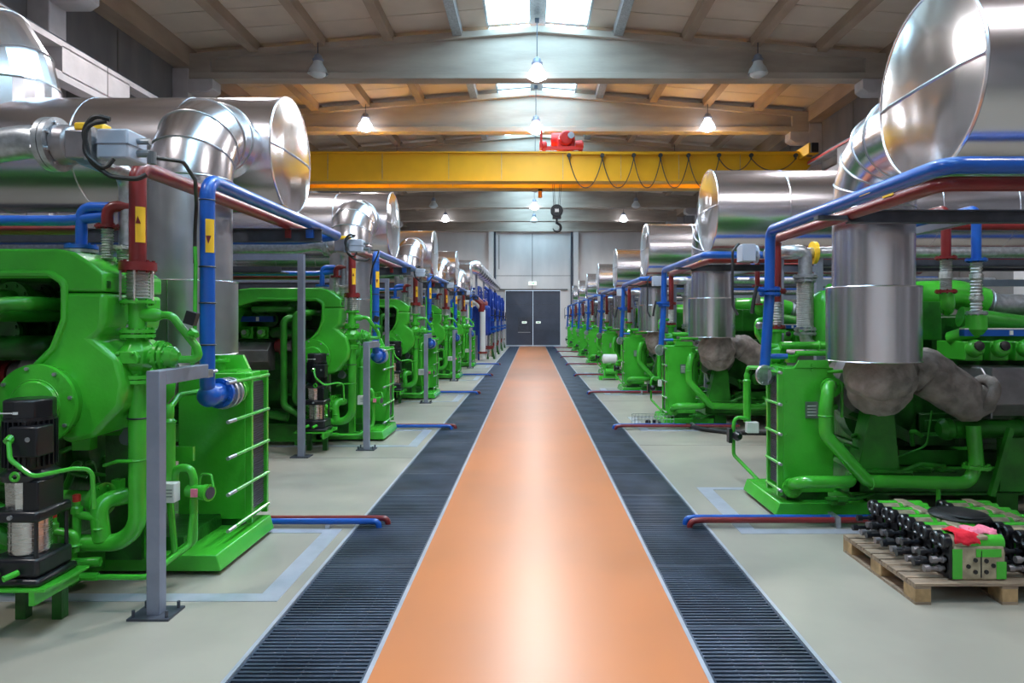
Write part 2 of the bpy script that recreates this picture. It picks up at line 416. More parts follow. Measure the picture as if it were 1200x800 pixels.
# concrete roof beams
def roof_beam(y):
    m = MB(); L, R = XL+.02, XR-.02
    poly = [(L, 7.82), (L+1.2, 7.82), (R-1.2, 7.82), (R, 7.82), (R, ztop(R)), (XC, 9.0), (L, ztop(L))]
    m.prism([(L, 7.78), (R, 7.78), (R, ztop(R)-.1), (XC, 8.9), (L, ztop(L)-.1)], y-.09, y+.09)
    m.prism([(L, 7.70), (R, 7.70), (R, 7.86), (L, 7.86)], y-.2, y+.2)
    m.prism([(L, ztop(L)-.16), (XC, 8.84), (R, ztop(R)-.16), (R, ztop(R)), (XC, 9.0), (L, ztop(L))], y-.2, y+.2)
    for e in (L, R): m.box(min(e, e-.9*math.copysign(1, e)), max(e, e-.9*math.copysign(1, e)), y-.195, y+.195, 7.72, ztop(R)-.06)
    return m.build('roof_beam', 'beam', origin=(XC, y, 7.7), kind='structure', bevel=.012)
b0 = roof_beam(BEAMS[0])
for y in BEAMS[1:]+[YE-.1]:
    o = b0.copy(); COL.objects.link(o); o.location = (XC, y, 7.7)
# columns with haunches
def column(side):
    m = MB(); e = XL if side < 0 else XR; k = -side
    m.box(e, e+k*.40, -.22, .22, 0, 7.95)
    m.prism([(e+k*.38, 7.35), (e+k*.85, 7.35), (e+k*1.0, 7.45), (e+k*1.0, 7.69), (e+k*.38, 7.69)], -.22, .22)
    m.prism([(e+k*.38, 5.05), (e+k*.95, 5.35), (e+k*.95, 5.6), (e+k*.38, 5.6)], -.22, .22)
    return m
for side in (-1, 1):
    c0 = None
    for y in BEAMS:
        if c0 is None: c0 = column(side).build('column', 'runway', origin=(0,0,0), kind='structure', bevel=.02); o = c0
        else: o = c0.copy(); COL.objects.link(o)
        o.location = (0, y, 0)
# crane runway beams with openings
def runway(side):
    xi = XC+side*7.95; xo = xi+side*.28
    a, b = min(xi, xo), max(xi, xo)
    m = MB()
    m.box(a, b, YB, YE-.3, 6.34, 6.44); m.box(a, b, YB, YE-.3, 5.78, 5.92); m.box(a, b, YB, YE-.3, 5.08, 5.28)
    y = -3.2
    while y < YE-1:
        m.box(a, b, y, y+1.9, 5.9, 6.36)
        m.box(a, b, y+.95, y+2.3, 5.26, 5.80)
        y += 4.85
    r = m.build('crane_runway', 'runway', origin=(xi, 0, 5.0), kind='structure')
    mm = MB(); mm.box(a, b, YB, YE-.3, 6.44, 6.452); c = (a+b)/2; mm.box(c-.03, c+.03, YB, YE-.3, 6.45, 6.53)
    mm.build('crane_rail', 'dsteel', r)
    if side > 0: B(a-.02, a, YB, YE-.3, 6.36, 6.42).build('conductor_rail', 'bred', r)
    mm = MB()
    for k in range(10): yj = -3.2+4.85*k+1.2; mm.box(a-.004, b+.004, yj, yj+.02, 5.9, 6.44)
    mm.build('beam_joint', 'seam', r)
runway(-1); runway(1)

# ------------------------------------------------------------------ lamps
def make_lamp(lit, loc, label, rod):
    t = thing('high_bay_lamp', loc, label, 'lamp', 'high bay lamps under the roof beams')
    x, y, z = loc       # z = underside of the reflector
    m = MB(); m.cyl((x,y,z+.42), (x,y,z+.42+rod), .012, 8); m.box(x-.05, x+.05, y-.03, y+.03, z+.42+rod-.1, z+.42+rod); m.build('rod', 'dsteel', t)
    m = MB(); m.lathe((x,y,z+.30), (0,0,1), [(0,.10), (.03,.135), (.05,.135), (.06,.10), (.14,.09), (.17,.05), (.19,.03)], 20); m.build('housing', 'steel', t)
    m = MB(); m.lathe((x,y,z), (0,0,1), [(.30,.10), (.22,.13), (.12,.20), (0,.24), (.006,.236), (.12,.19), (.22,.12), (.29,.09)], 24)
    m.build('reflector', 'glow' if lit else 'lglass', t)
    m = MB(); m.sphere((x,y,z+.01), .19, 16, 8, (1,1,.55)); m.build('bulb', 'bulb' if lit else 'lglass', t)
    if lit:
        l = bpy.data.lights.new('lamp_light', 'SPOT'); l.energy = LAMP_W; l.color = (1.0, .96, .93); l.shadow_soft_size = .20; l.spot_size = 2.9; l.spot_blend = .35
        o = bpy.data.objects.new('lamp_light', l); COL.objects.link(o); o.parent = t; o.location = (0, 0, -.13)
    return t
LIT = {'c': [1,1,1,1,1,0,1,0,1,0], 's': [1,1,0,1,0,1,0,1,0,1]}
for i, y in enumerate(BEAMS):
    yy = y-.45; o = 'at roof beam %s from the camera' % ['behind', 'overhead', 'overhead', 'first'][i] if i < 3 else ''
    nm = ['behind the camera', 'above the camera', 'just ahead of the camera', 'over the nearest engines', 'on the nearest roof beam in view',
          'on the second roof beam in view', 'on the third roof beam, behind the crane', 'on the fourth roof beam, beyond the crane',
          'on the fifth roof beam, beyond the crane', 'on the last roof beam before the end wall'][i]
    lc = 1 if i in (2,4,5,8) else 0
    ls = 1 if i in (1,3,5,7,9) else 0
    make_lamp(lc, (XC-.02, yy, 7.64), ('lit' if lc else 'unlit')+' bell lamp hanging in the middle '+nm, 1.0 if True else .3)
    for s_, sd in ((-1, 'left'), (1, 'right')):
        make_lamp(ls, (XC+s_*5.3, yy, 7.72), ('lit' if ls else 'unlit')+' bell lamp on the '+sd+' side '+nm, .45)

# ------------------------------------------------------------------ travelling crane
cr = thing('overhead_crane', (XC, 20.5, 6.44), 'yellow double-girder travelling crane spanning the hall', 'crane')
def girder(y0, y1, nm):
    m = MB(); m.box(-7.5, 7.8, y0+.03, y1-.03, 5.9, 6.68)
    m.prism([(-7.9, 6.35), (-7.5, 5.9), (-7.5, 6.68), (-7.9, 6.68)], y0+.03, y1-.03); m.prism([(8.2, 6.35), (7.8, 5.9), (7.8, 6.68), (8.2, 6.68)], y0+.03, y1-.03)
    g = m.build('girder', 'yellow', cr)
    m = MB(); m.box(-7.7, 8.0, y0-.03, y1+.03, 5.855, 5.90); m.build('bottom_flange', 'dust' if False else 'yellow', g)
    m = MB(); m.box(-7.9, 8.2, y0-.03, y1+.03, 6.68, 6.72); m.build('top_flange', 'yellow', g)
    m = MB()
    for x in (-6, -4.4, -2.45, -.9, .9, 2.6, 4.3, 6.1): m.cut().box(x, x+.012, y0+.02, y0+.032, 5.9, 6.68)
    m.build('plate_seam', 'tan', g)
    m = MB()
    for x in (-4.9, -3.95, -2.9, -1.9, -1.0, .2, 1.1): m.cut().box(x, x+.03, y0-.02, y0+.0, 6.64, 6.74)
    m.build('rail_clip', 'yellow', g)
    B(-7.9, 8.2, (y0+y1)/2-.03, (y0+y1)/2+.03, 6.72, 6.78).build('trolley_rail', 'dsteel', g)
girder(20.0, 20.42, 'f'); girder(21.05, 21.47, 'b')
for x in (XC-7.81-.13, XC+8.09-.13-.14):
    m = MB(); m.box(x-.14, x+.14, 19.3, 22.2, 6.50, 6.80); e = m.build('end_carriage', 'yellow', cr, bevel=.01)
    m = MB()
    for y in (19.6, 21.9): m.cut().cyl((x-.07, y, 6.60), (x+.07, y, 6.60), .12, 20)
    m.build('wheel', 'dsteel', e)
    m = MB(); m.box(x-.10, x+.10, 19.2, 19.3, 6.52, 6.78); m.build('buffer', 'black', e)
tr = thing('crane_trolley', (.9, 20.7, 6.78), 'red hoist trolley with motor on top of the yellow crane', 'hoist')
m = MB(); m.box(.3, 1.5, 20.15, 20.25, 6.82, 6.92); m.box(.3, 1.5, 21.2, 21.3, 6.82, 6.92); m.box(.3, .4, 20.2, 21.3, 6.84, 6.92); m.box(1.4, 1.5, 20.2, 21.3, 6.84, 6.92); m.build('frame', 'bred', tr)
m = MB(); m.cyl((.62, 20.7, 7.22), (1.25, 20.55, 7.20), .24, 24); m.build('drum', 'bred', tr)
m = MB(); m.lathe((1.0, 20.30, 7.18), (0.15,-1,0), [(0,.22), (.12,.22), (.16,.18)], 24); m.box(.75, 1.25, 20.3, 20.8, 6.9, 7.2); m.build('gearbox', 'bred', tr, bevel=.02)
MB().cyl((1.14, 20.1, 7.22), (1.15, 20.04, 7.22), .095, 20).build('motor_cap', 'strip', tr)
m = MB(); m.lathe((1.28, 20.25, 6.98), (1,0,0), [(0,.13), (.2,.14), (.24,.10)], 18); m.build('motor', 'bred', tr)
m = MB(); m.lathe((.22, 20.25, 6.95), (1,0,0), [(0,.12), (.18,.14), (.22,.10)], 18); m.build('motor', 'bred', tr)
MB().cyl((.27, 20.1, 6.85), (.27, 20.1, 7.38), .035, 10).build('post', 'bred', tr)
m = MB()
for x, x2 in ((.57, .66), (.63, .70), (.90, .80), (.96, .84)): m.cut().cyl((x, 20.72, 7.1), (x2, 20.72, 5.15), .008, 6)
m.build('rope', 'black', tr)
hk = thing('crane_hook', (.75, 20.72, 4.45), 'black hook block hanging on ropes under the yellow crane', 'hook')
m = MB(); m.cyl((.75, 20.62, 5.10), (.75, 20.82, 5.10), .19, 24); m.box(.62, .88, 20.64, 20.80, 4.86, 5.12); b = m.build('hook_block', 'black', hk, bevel=.01)
B(.69, .81, 20.612, 20.62, 5.06, 5.14).build('white_mark', 'white', b)
for k in range(3): B(.69+.045*k, .705+.045*k, 20.608, 20.614, 5.04, 5.16).build('letter_stroke', 'white', b)
MB().cyl((.75, 20.72, 4.70), (.75, 20.72, 4.88), .035, 12).build('shank', 'black', hk)
pts = [(.75+.0, 20.72, 4.76)]+[(.75+.12*math.sin(a), 20.72, 4.60+.12*math.cos(a)) for a in [q*PI/180 for q in range(15, 271, 20)]]
MB().tube(pts, .035, bend=.02, n=10, arc=2, radii=[.04, .04, .045, .045, .03, .015]).build('hook', 'black', hk)
XS = [1.08, 2.05, 2.97, 3.75, 4.57, 5.46, 6.40, 7.7]
fc = thing('festoon_cable', (4, 19.93, 5.6), 'black festoon cable looping along the front of the yellow crane', 'cable')
for i, x in enumerate(XS):
    m = MB(); m.cyl((x, 19.9, 6.60), (x, 19.97, 6.60), .06, 12); m.box(x-.02, x+.02, 19.91, 19.96, 6.48, 6.6); m.build('cable_trolley', 'dust', fc)
    if i < len(XS)-1:
        x1 = XS[i+1]; dp = .85 if i < 5 else .35
        pts = [(x+(x1-x)*t, 19.92, 6.50-dp*(1-abs(2*t-1)**2.3)) for t in [k/16 for k in range(17)]]
        MB().tube(pts, .014, bend=.05, n=6, arc=1).build('cable_loop', 'dust', fc)
m = MB(); m.box(1.0, 7.9, 19.94, 19.99, 6.63, 6.67); m.build('cable_track', 'yellow', fc)
bc = thing('warning_beacon', (.25, 20.9, 5.6), 'small amber beacon under the yellow crane girder', 'beacon')
MB().cyl((.25, 21.25, 5.60), (.25, 21.25, 5.80), .06, 12).build('lens', 'amber', bc); MB().cyl((.25, 21.25, 5.80), (.25, 21.25, 5.86), .07, 12).build('base', 'black', bc)

# ------------------------------------------------------------------ shared kit
def seams(m, pts_axis, r): 
    for (c, a) in pts_axis: m.torus(c, a, r+.002, .007, 40, 5)
def exhaust(side, X, Yc, Zc, R, ch, chr_, colr, colz, label, group, dent=1):
    """horizontal insulated duct with a closed end at X, and a riser at ch=(x, y) with a lobster-back elbow into its flank"""
    t = thing('exhaust_duct', (X, Yc, Zc-R), label, 'duct', group)
    xo = side*8.3
    m = MB(); m.lathe((X, Yc, Zc), (side,0,0), [(0.0,R), (abs(xo-X),R)], 56); m.build('duct_shell', 'alu', t)
    m = MB(); m.lathe((X, Yc, Zc), (-side,0,0), [(-.01,R+.012), (.004,R+.012), (.006,R-.01), (.03,R*.7), (.036,R*.35), (.038,.01)], 56); m.build('end_cap', 'alucap', t)
    m = MB(); m.torus((X, Yc, Zc), (1,0,0), R+.004, .012, 56, 6)
    m.cut().tube([(X-side*.012, Yc-R*.99, Zc), (X-side*.036, Yc-R*.68, Zc), (X-side*.042, Yc, Zc), (X-side*.036, Yc+R*.68, Zc), (X-side*.012, Yc+R*.99, Zc)], .009, bend=.01, n=8, arc=2); m.build('cap_seam', 'alu', t)
    m = MB(); k = X+side*.95
    while abs(k) < 8.2: m.cut().torus((k, Yc, Zc), (1,0,0), R+.002, .007, 56, 5); k += side*1.0
    m.build('band', 'alu', t)
    # elbow
    cx, cy = ch; sgn = 1 if Yc > cy else -1
    Ytip = Yc - sgn*(R*.80); Re = min(abs(Ytip-cy)-.02, .50); zt = Zc+.0
    n = 4; path = [V(cx, cy, zt-Re-.06)]
    for q in range(0, n+1):
        a = PI/2*(q)/n; path.append(V(cx, cy+sgn*Re*(1-math.cos(a)), zt-Re+Re*math.sin(a)))
    path.append(V(cx, Yc-sgn*R*.62, zt))
    m = MB(); m.tube(path, chr_, bend=.001, n=32, arc=1); m.build('elbow', 'alu', t, sharp=.28)
    m = MB()
    for q in range(0, n+1):
        a = PI/2*q/n; d = V(0, sgn*math.sin(a), math.cos(a)); m.cut().torus(path[q+1], d, chr_+.004, .007, 36, 5)
    m.build('elbow_seam', 'alumatt', t)
    m = MB(); m.cyl((cx, cy, colz[0]+.3), (cx, cy, zt-Re-.05), chr_, 40); m.build('riser', 'alumatt' if side < 0 else 'alu', t)
    m = MB(); m.lathe((cx, cy, colz[0]), (0,0,1), [(0,chr_*.8), (0.0,colr), (colz[1]-colz[0],colr), (colz[1]-colz[0]+.004,chr_)], 40); m.build('sleeve', 'alumatt' if side < 0 else 'alu', t, sharp=.4)
    m = MB(); m.torus((cx, cy, colz[0]), (0,0,1), colr, .006, 40, 5); m.cut().torus((cx, cy, colz[1]), (0,0,1), colr, .006, 40, 5)
    m.cut().box(cx-.006, cx+.006, cy-colr-.004, cy-colr+.004, colz[0], colz[1]); m.build('sleeve_seam', 'alu', t)
    return t
def tower(t, xa, xb, y0, y1, z0, z1, side, facecam):
    """plate heat exchanger: casing, fins and guard bars on the aisle end"""
    m = MB(); m.box(xa, xb, y0, y1, z0, z1); m.build('casing', 'green', t, bevel=.006)
    xf = xb if side < 0 else xa      # the aisle end
    k = 1 if side < 0 else -1        # pointing to the aisle
    m = MB(); m.box(xf, xf+k*.02, y0+.05, y1-.05, z0+.06, z1-.08); m.build('fin_core', 'grille', t)
    m = MB(); z = z0+.07
    while z < z1-.1: m.box(xf+k*.018, xf+k*.032, y0+.055, y1-.055, z, z+.008); z += .019
    m.build('fin', 'grille', t, kind='stuff')
    for y in (y0, y1-.035):
        m = MB(); m.box(xf, xf+k*.05, y, y+.035, z0-.03, z1); m.build('corner_post', 'green', t, bevel=.003)
    for z in (z1-.04, z1-.33, z1-.60, z1-.87, z0+.03):
        yn = y0-.07 if side > 0 else y0-.42
        tip = .13 if side < 0 else .05
        m = MB(); m.cyl((xf+k*.045, yn+tip, z), (xf+k*.045, y1+.01, z), .014, 10); b = m.build('guard_bar', 'green', t)
        m = MB(); m.cyl((xf+k*.045, yn, z), (xf+k*.045, yn+tip, z), .014, 10)
        m.build('threaded_rod', 'galv', b); 

# ================================================================== LEFT ROW, first unit
LEFT = []; 
def L(t): LEFT.append(t); return t
# exhaust
exL = L(exhaust(-1, -2.54, 7.20, 3.52, .59, (-3.00, 6.00), .340, .385, (1.50, 2.13),
    'large silver exhaust duct with a segmented elbow above the {o} engine on the left', 'silver exhaust ducts of the left row'))
# heat exchanger on its plinth
hx = L(thing('heat_exchanger', (-2.7, 5.4, 0), 'green plate heat exchanger at the aisle end of the {o} engine on the left', 'heat exchanger', 'heat exchangers of the left row'))
m = MB(); m.prism([(-3.9,.03), (-2.19,.03), (-2.22,.145), (-3.9,.145)], 4.80, 5.80); m.build('plinth', 'green', hx, bevel=.008)
m = MB(); m.box(-3.8, -2.3, 4.9, 5.7, .0, .03); m.build('pad', 'seam', hx)
tower(hx, -2.84, -2.30, 5.48, 5.83, .20, 1.37, -1, True)
m = MB(); m.box(-2.80, -2.34, 5.5, 5.8, .145, .20); m.build('foot', 'dgreen', hx)
m = MB(); m.prism([(-2.74,1.37), (-2.40,1.37), (-2.46,1.50), (-2.70,1.50)], 5.80, 5.84); m.box(-2.74, -2.40, 5.55, 5.83, 1.37, 1.385); m.build('lifting_plate', 'green', hx)
m = MB(); m.flange((-2.60, 5.66, 1.46), (0,0,1), .09, .02, 8); m.cyl((-2.60, 5.66, 1.37), (-2.60, 5.66, 1.46), .055); m.build('blind_flange', 'green', hx)
m = MB(); m.lathe((-2.34, 5.49, 1.24), (0,-1,0), [(0,.075), (.2,.075)], 20); m.flange((-2.34, 5.33, 1.24), (0,1,0), .11, .02, 8); m.build('nozzle', 'green', hx)
m = MB(); m.flange((-2.34, 5.26, 1.24), (0,1,0), .118, .03, 8, .012); m.cyl((-2.34, 5.16, 1.24), (-2.34, 5.26, 1.24), .095, 20); m.flange((-2.34, 5.18, 1.24), (0,1,0), .118, .03, 8, .012); m.build('butterfly_valve', 'galv', hx)
m = MB(); m.prism([(-3.05,.145), (-2.9,.145), (-2.9,.20), (-2.98,.20)], 4.85, 5.7); m.build('rib', 'green', hx)
# blue pipe
bp = L(thing('blue_pipe', (-2.34, 4.9, 1.1), 'blue water pipe dropping to the heat exchanger of the {o} engine on the left', 'pipe', 'blue aisle pipes of the left row'))
m = MB(); m.tube([(-2.34, 5.12, 1.25), (-2.34, 4.92, 1.25), (-2.34, 4.92, 2.81), (-2.34, 8.25, 2.81), (-2.9, 8.45, 2.78), (-8.3, 8.45, 2.78)], .052, bend=.12, n=18, arc=8); m.build('pipe', 'blue', bp)
m = MB(); m.flange((-2.34, 5.11, 1.25), (0,1,0), .112, .03, 8, .012); m.sphere((-2.34, 4.95, 1.25), .084, 20, 12); m.cyl((-2.34,4.95,1.25), (-2.34,5.1,1.25), .078, 20); m.build('flange', 'blue', bp)
m = MB(); m.sector(-2.34, 4.92, .052, -78, -8, 2.28, 2.52)
q = m.build('flow_tag', 'tag', bp); mm = MB(); mm.add([(-2.325,4.864,2.40), (-2.293,4.880,2.40), (-2.309,4.868,2.34)], [(0,1,2)]); mm.build('arrow', 'red', q)
m = MB(); m.prism([(-2.36, 6.36), (-2.32, 6.36), (-2.32, 6.50), (-2.36, 6.50)], 2.8625, 2.866, 'xy'); m.build('flow_arrow', 'tag', bp)
m = MB()
for z in (1.62, 1.92, 2.18): m.cut().torus((-2.34, 4.92, z), (0,0,1), .054, .006, 20, 5)
m.cut().torus((-2.34, 4.92, 2.66), (0,0,1), .054, .004, 20, 5); m.build('cable_tie', 'rubber', bp)
MB().tube([(-2.40, 4.86, 2.32), (-2.395, 4.86, 2.2), (-2.40, 4.86, 1.75), (-2.42, 4.86, 1.45), (-2.5, 4.9, 1.35)], .014, n=8).build('green_hose', 'green', bp)
B(-2.38, -2.30, 7.18, 7.24, 2.66, 2.76).build('saddle', 'blue', bp)
# red pipe with bellows
rp = L(thing('red_pipe', (-2.57, 4.45, 2.1), 'dark red water pipe with steel bellows above the {o} engine valve on the left', 'pipe', 'red aisle pipes of the left row'))
m = MB(); m.tube([(-2.57, 4.45, 2.16), (-2.57, 4.45, 2.80), (-2.57, 7.9, 2.80), (-2.9, 8.1, 2.78), (-8.3, 8.1, 2.78)], .052, bend=.09, n=18, arc=7); m.build('pipe', 'red', rp)
m = MB(); m.flange((-2.57, 4.45, 2.145), (0,0,1), .112, .055, 8, .012); m.build('flange', 'red', rp)
m = MB(); m.bellows((-2.57, 4.45, 1.93), (-2.57, 4.45, 2.12), .066, 9, .007)
for k in range(5):
    a = 2*PI*k/5; m.cyl((-2.57+.098*math.cos(a), 4.45+.098*math.sin(a), 1.92), (-2.57+.098*math.cos(a), 4.45+.098*math.sin(a), 2.12), .008, 6)
m.build('bellows', 'braid', rp)
m = MB(); m.sector(-2.57, 4.45, .052, -75, -8, 2.30, 2.53); q = m.build('flow_tag', 'tag', rp)
mm = MB(); mm.add([(-2.552,4.392,2.42), (-2.526,4.408,2.42), (-2.539,4.396,2.47)], [(0,1,2)]); mm.build('arrow', 'red', q)
B(-2.60, -2.54, 7.18, 7.24, 2.66, 2.76).build('saddle', 'red', rp)
# green valve stack and pump pipework
vs = L(thing('valve_pipework', (-2.57, 4.45, 0.2), 'green three-way valve with its pipework beside the {o} engine on the left', 'pipework', 'green valve stacks of the left row'))
X, Y = -2.57, 4.45
m = MB(); m.flange((X,Y,1.915), (0,0,1), .105, .02, 8, .011); m.cyl((X,Y,1.74), (X,Y,1.915), .055, 18); m.build('neck', 'green', vs)
m = MB(); m.flange((X,Y,1.725), (0,0,1), .105, .022, 8, .012); m.cut().flange((X,Y,1.695), (0,0,1), .105, .022, 8, .012); m.build('flange', 'green', vs)
m = MB(); m.lathe((X,Y,1.43), (0,0,1), [(0,.06), (.04,.075), (.09,.115), (.17,.115), (.23,.07), (.26,.06)], 8); m.build('valve_body', 'green', vs, sharp=.3, bevel=.006)
m = MB(); m.prism([(X-.07,1.52), (X+.07,1.52), (X+.08,1.56), (X+.06,1.60), (X-.06,1.60), (X-.08,1.56)], Y-.135, Y-.10); 
m.cyl((X-.045,Y-.15,1.585), (X-.045,Y-.13,1.585), .012, 8); m.cyl((X+.045,Y-.15,1.585), (X+.045,Y-.13,1.585), .012, 8); m.build('valve_cover', 'green', vs, bevel=.006)
m = MB(); m.flange((X,Y,1.43), (0,0,1), .108, .024, 8, .012); m.cut().flange((X,Y,1.40), (0,0,1), .108, .024, 8, .012); m.build('flange', 'green', vs)
m = MB(); m.flange((X+.15,Y,1.56), (1,0,0), .105, .022, 8, .012); m.flange((X+.18,Y,1.56), (1,0,0), .095, .02, 8, .012); m.cyl((X,Y,1.56), (X+.15,Y,1.56), .06); 
m.lathe((X+.19,Y,1.56), (1,0,0), [(0,.075), (.05,.065), (.08,.03)], 18); m.build('side_branch', 'green', vs)
m = MB(); m.tube([(X,Y,1.83), (X+.22,Y+.0,1.83), (X+.36,Y+.05,1.62), (X+.38,Y+.05,1.54), (X+.18,Y,1.54)], .026, bend=.06, n=12); m.build('bypass_pipe', 'green', vs)
m = MB(); m.lathe((X,Y,1.83), (1,0,0), [(0,.045), (.12,.045), (.16,.028)], 14); m.build('tee', 'green', vs)
m = MB(); m.cyl((X+.33,Y+.02,1.69), (X+.36,Y+.02,1.73), .03, 10); m.cyl((X+.355,Y-.02,1.71), (X+.41,Y-.05,1.70), .018, 8); m.build('bleed_valve', 'green', vs)
m = MB(); m.obox((X+.34, Y+.02, 1.81), (.07,.05,.085), (0,.3,0)); m.build('sensor', 'rubber', vs)
m = MB(); m.tube([(X,Y,1.40), (X,Y,.35), (X-.42,Y-.02,.35)], .056, bend=.18, n=20, arc=8); m.build('suction_pipe', 'green', vs)
m = MB(); m.torus((X,Y,1.16), (0,0,1), .058, .006, 20, 5); m.build('cable_tie', 'rubber', vs)
m = MB(); m.torus((X,Y,.89), (0,0,1), .058, .009, 20, 5); m.tube([(X,Y-.06,.89), (X-.10,Y-.06,.89), (X-.22,Y,.85)], .012, n=8); m.sphere((X-.085,Y,1.19), .026, 10, 6); m.cyl((X-.085,Y,1.19), (X,Y,1.19), .016, 8); m.build('clip', 'green', vs)
m = MB(); m.flange((X-.42,Y-.02,.35), (1,0,0), .085, .03, 8, .010); m.box(X-.47, X-.41, Y-.09, Y+.03, .22, .44); m.build('foot_flange', 'green', vs, bevel=.005)
m = MB(); m.tube([(X-.22,Y-.02,.37), (X-.25,Y-.02,.62), (X-.14,Y+.12,.62), (X-.35,Y+.5,.55)], .055, bend=.10, n=18); m.build('swan_neck', 'green', vs)
m = MB(); m.flange((X-.30,Y+.10,.60), (1,-.25,0), .115, .035, 8, .012); m.cyl((X-.30,Y+.10,.60), (X-.75,Y+.22,.58), .06, 18); m.build('pump_flange', 'green', vs)
for (dx, dz, dy) in ((0, 0, 0), (.085, .075, .1)):
    x0, y0_, z0 = -3.02+dx, 4.30+dy, .50+dz
    m = MB(); m.cyl((x0,y0_,z0-.22), (x0,y0_,z0+.03), .026, 12); m.lathe((x0,y0_,z0-.02), (0,0,1), [(0,.026),(.0,.036),(.035,.036),(.05,.024),(.075,.024)], 12)
    m.tube([(x0,y0_,z0-.03), (x0+.14,y0_,z0-.05), (x0+.14,y0_,z0-.16)], .026, bend=.035, n=12); m.sphere((x0,y0_,z0-.22), .036, 12, 6); m.torus((x0+.14,y0_,z0-.12), (0,0,1), .028,.01,12,5)
    r = m.build('relief_valve', 'green', vs)
    m = MB(); m.lathe((x0,y0_,z0+.055), (0,0,1), [(0,.024),(.04,.024),(.045,.018)], 12); m.build('red_cap', 'bred', r)
m = MB(); m.tube([(-3.05,4.30,.26), (-2.75,4.35,.26)], .03, n=12); m.build('drain_pipe', 'green', vs)
m = MB(); m.tube([(-2.93,4.28,.19), (-2.42,4.28,.185), (-2.31,4.60,.28), (-2.31,4.64,.48)], .018, bend=.04, n=10)
m.lathe((-2.86,4.28,.19), (1,0,0), [(0,.024),(.08,.026),(.14,.024)], 10); m.cyl((-2.95,4.22,.17), (-2.91,4.27,.18), .016, 8); m.build('drain_line', 'green', vs)
# strainer column
st = L(thing('strainer', (-2.37, 4.72, .2), 'slim green strainer column with white terminal box beside the {o} left heat exchanger', 'strainer', 'strainer columns of the left row'))
X, Y = -2.50, 4.70
m = MB(); m.cyl((X,Y,.66), (X,Y,1.10), .042, 18); m.lathe((X,Y,1.09), (0,0,1), [(0,.045),(.012,.05),(.03,.03),(.06,.035),(.10,.035),(.13,.02)], 16); m.torus((X,Y,1.10), (0,0,1), .045, .006, 18, 5); m.build('canister', 'green', st)
m = MB(); m.tube([(X,Y,1.18), (X+.02,Y+.1,1.27), (X+.08,Y+.6,1.27)], .02, n=10, bend=.05); m.build('inlet_tube', 'green', st)
b = B(X-.03, X+.10, Y-.12, Y-.04, .57, .70).build('terminal_box', 'white', st, bevel=.006)
mm = MB()
for k in range(3): mm.cut().box(X+.015, X+.085, Y-.124, Y-.12, .61+.022*k, .618+.022*k)
mm.build('printed_line', 'plate', b)
m = MB(); m.tube([(X+.04,Y,.62), (X+.04,Y,.78), (X+.15,Y,.78), (X+.17,Y,.70), (X+.17,Y,.28), (X-.04,Y+.02,.12)], .028, bend=.05, n=12)
m.cyl((X,Y,.66), (X+.04,Y,.20), .022, 10); m.build('outlet_tube', 'green', st)
m = MB(); m.lathe((X+.17,Y,.62), (1,-.35,0), [(-.04,.045),(.02,.05),(.10,.05),(.105,.058),(.14,.058)], 18); m.build('flow_sensor', 'green', st)
c = V(X+.17,Y,.62)+V(1,-.35,0).normalized()*.142
MB().cyl(c, c+V(1,-.35,0).normalized()*.006, .04, 16).build('sensor_face', 'grille', st)
B(X+.19, X+.235, Y-.085, Y-.075, .60, .655).build('pink_label', 'pink', st)
m = MB(); m.tube([(X+.21,Y,.66), (X+.22,Y,.74), (X+.30,Y-.02,.74), (X+.33,Y-.05,.66)], .008, n=6, bend=.03); m.build('wire', 'green', st)
m = MB(); m.box(-2.72, -2.62, 4.75, 4.85, .14, .9); m.box(-2.72, -2.40, 4.83, 4.86, .80, .9); m.build('upright', 'green', st)
# galvanised post with bracket
ps = L(thing('pipe_support', (-2.29, 4.17, 0), 'short grey steel post with bracket arm by the {o} left heat exchanger', 'post', 'short pipe posts of the left row'))
m = MB(); m.box(-2.335, -2.255, 4.13, 4.21, .012, 1.49); m.build('post', 'steel', ps, bevel=.004)
m = MB(); m.box(-2.335, -2.255, 4.21, 4.76, 1.40, 1.49); m.build('arm', 'steel', ps, bevel=.004)
m = MB(); m.box(-2.42, -2.17, 4.07, 4.27, 0, .014); b = m.build('base_plate', 'dsteel', ps)
for dx, dy in ((-.1,-.07), (.1,-.07), (-.1,.07), (.1,.07)): MB().cyl((-2.295+dx, 4.17+dy, .01), (-2.295+dx, 4.17+dy, .055), .011, 6).build('anchor_bolt', 'dsteel', b)
m = MB(); m.box(-2.33, -2.26, 4.76, 4.84, 1.395, 1.45); m.torus((-2.34, 4.92, 1.43), (0,0,1), .06, .012, 20, 5); m.build('pipe_clamp', 'galv', ps)
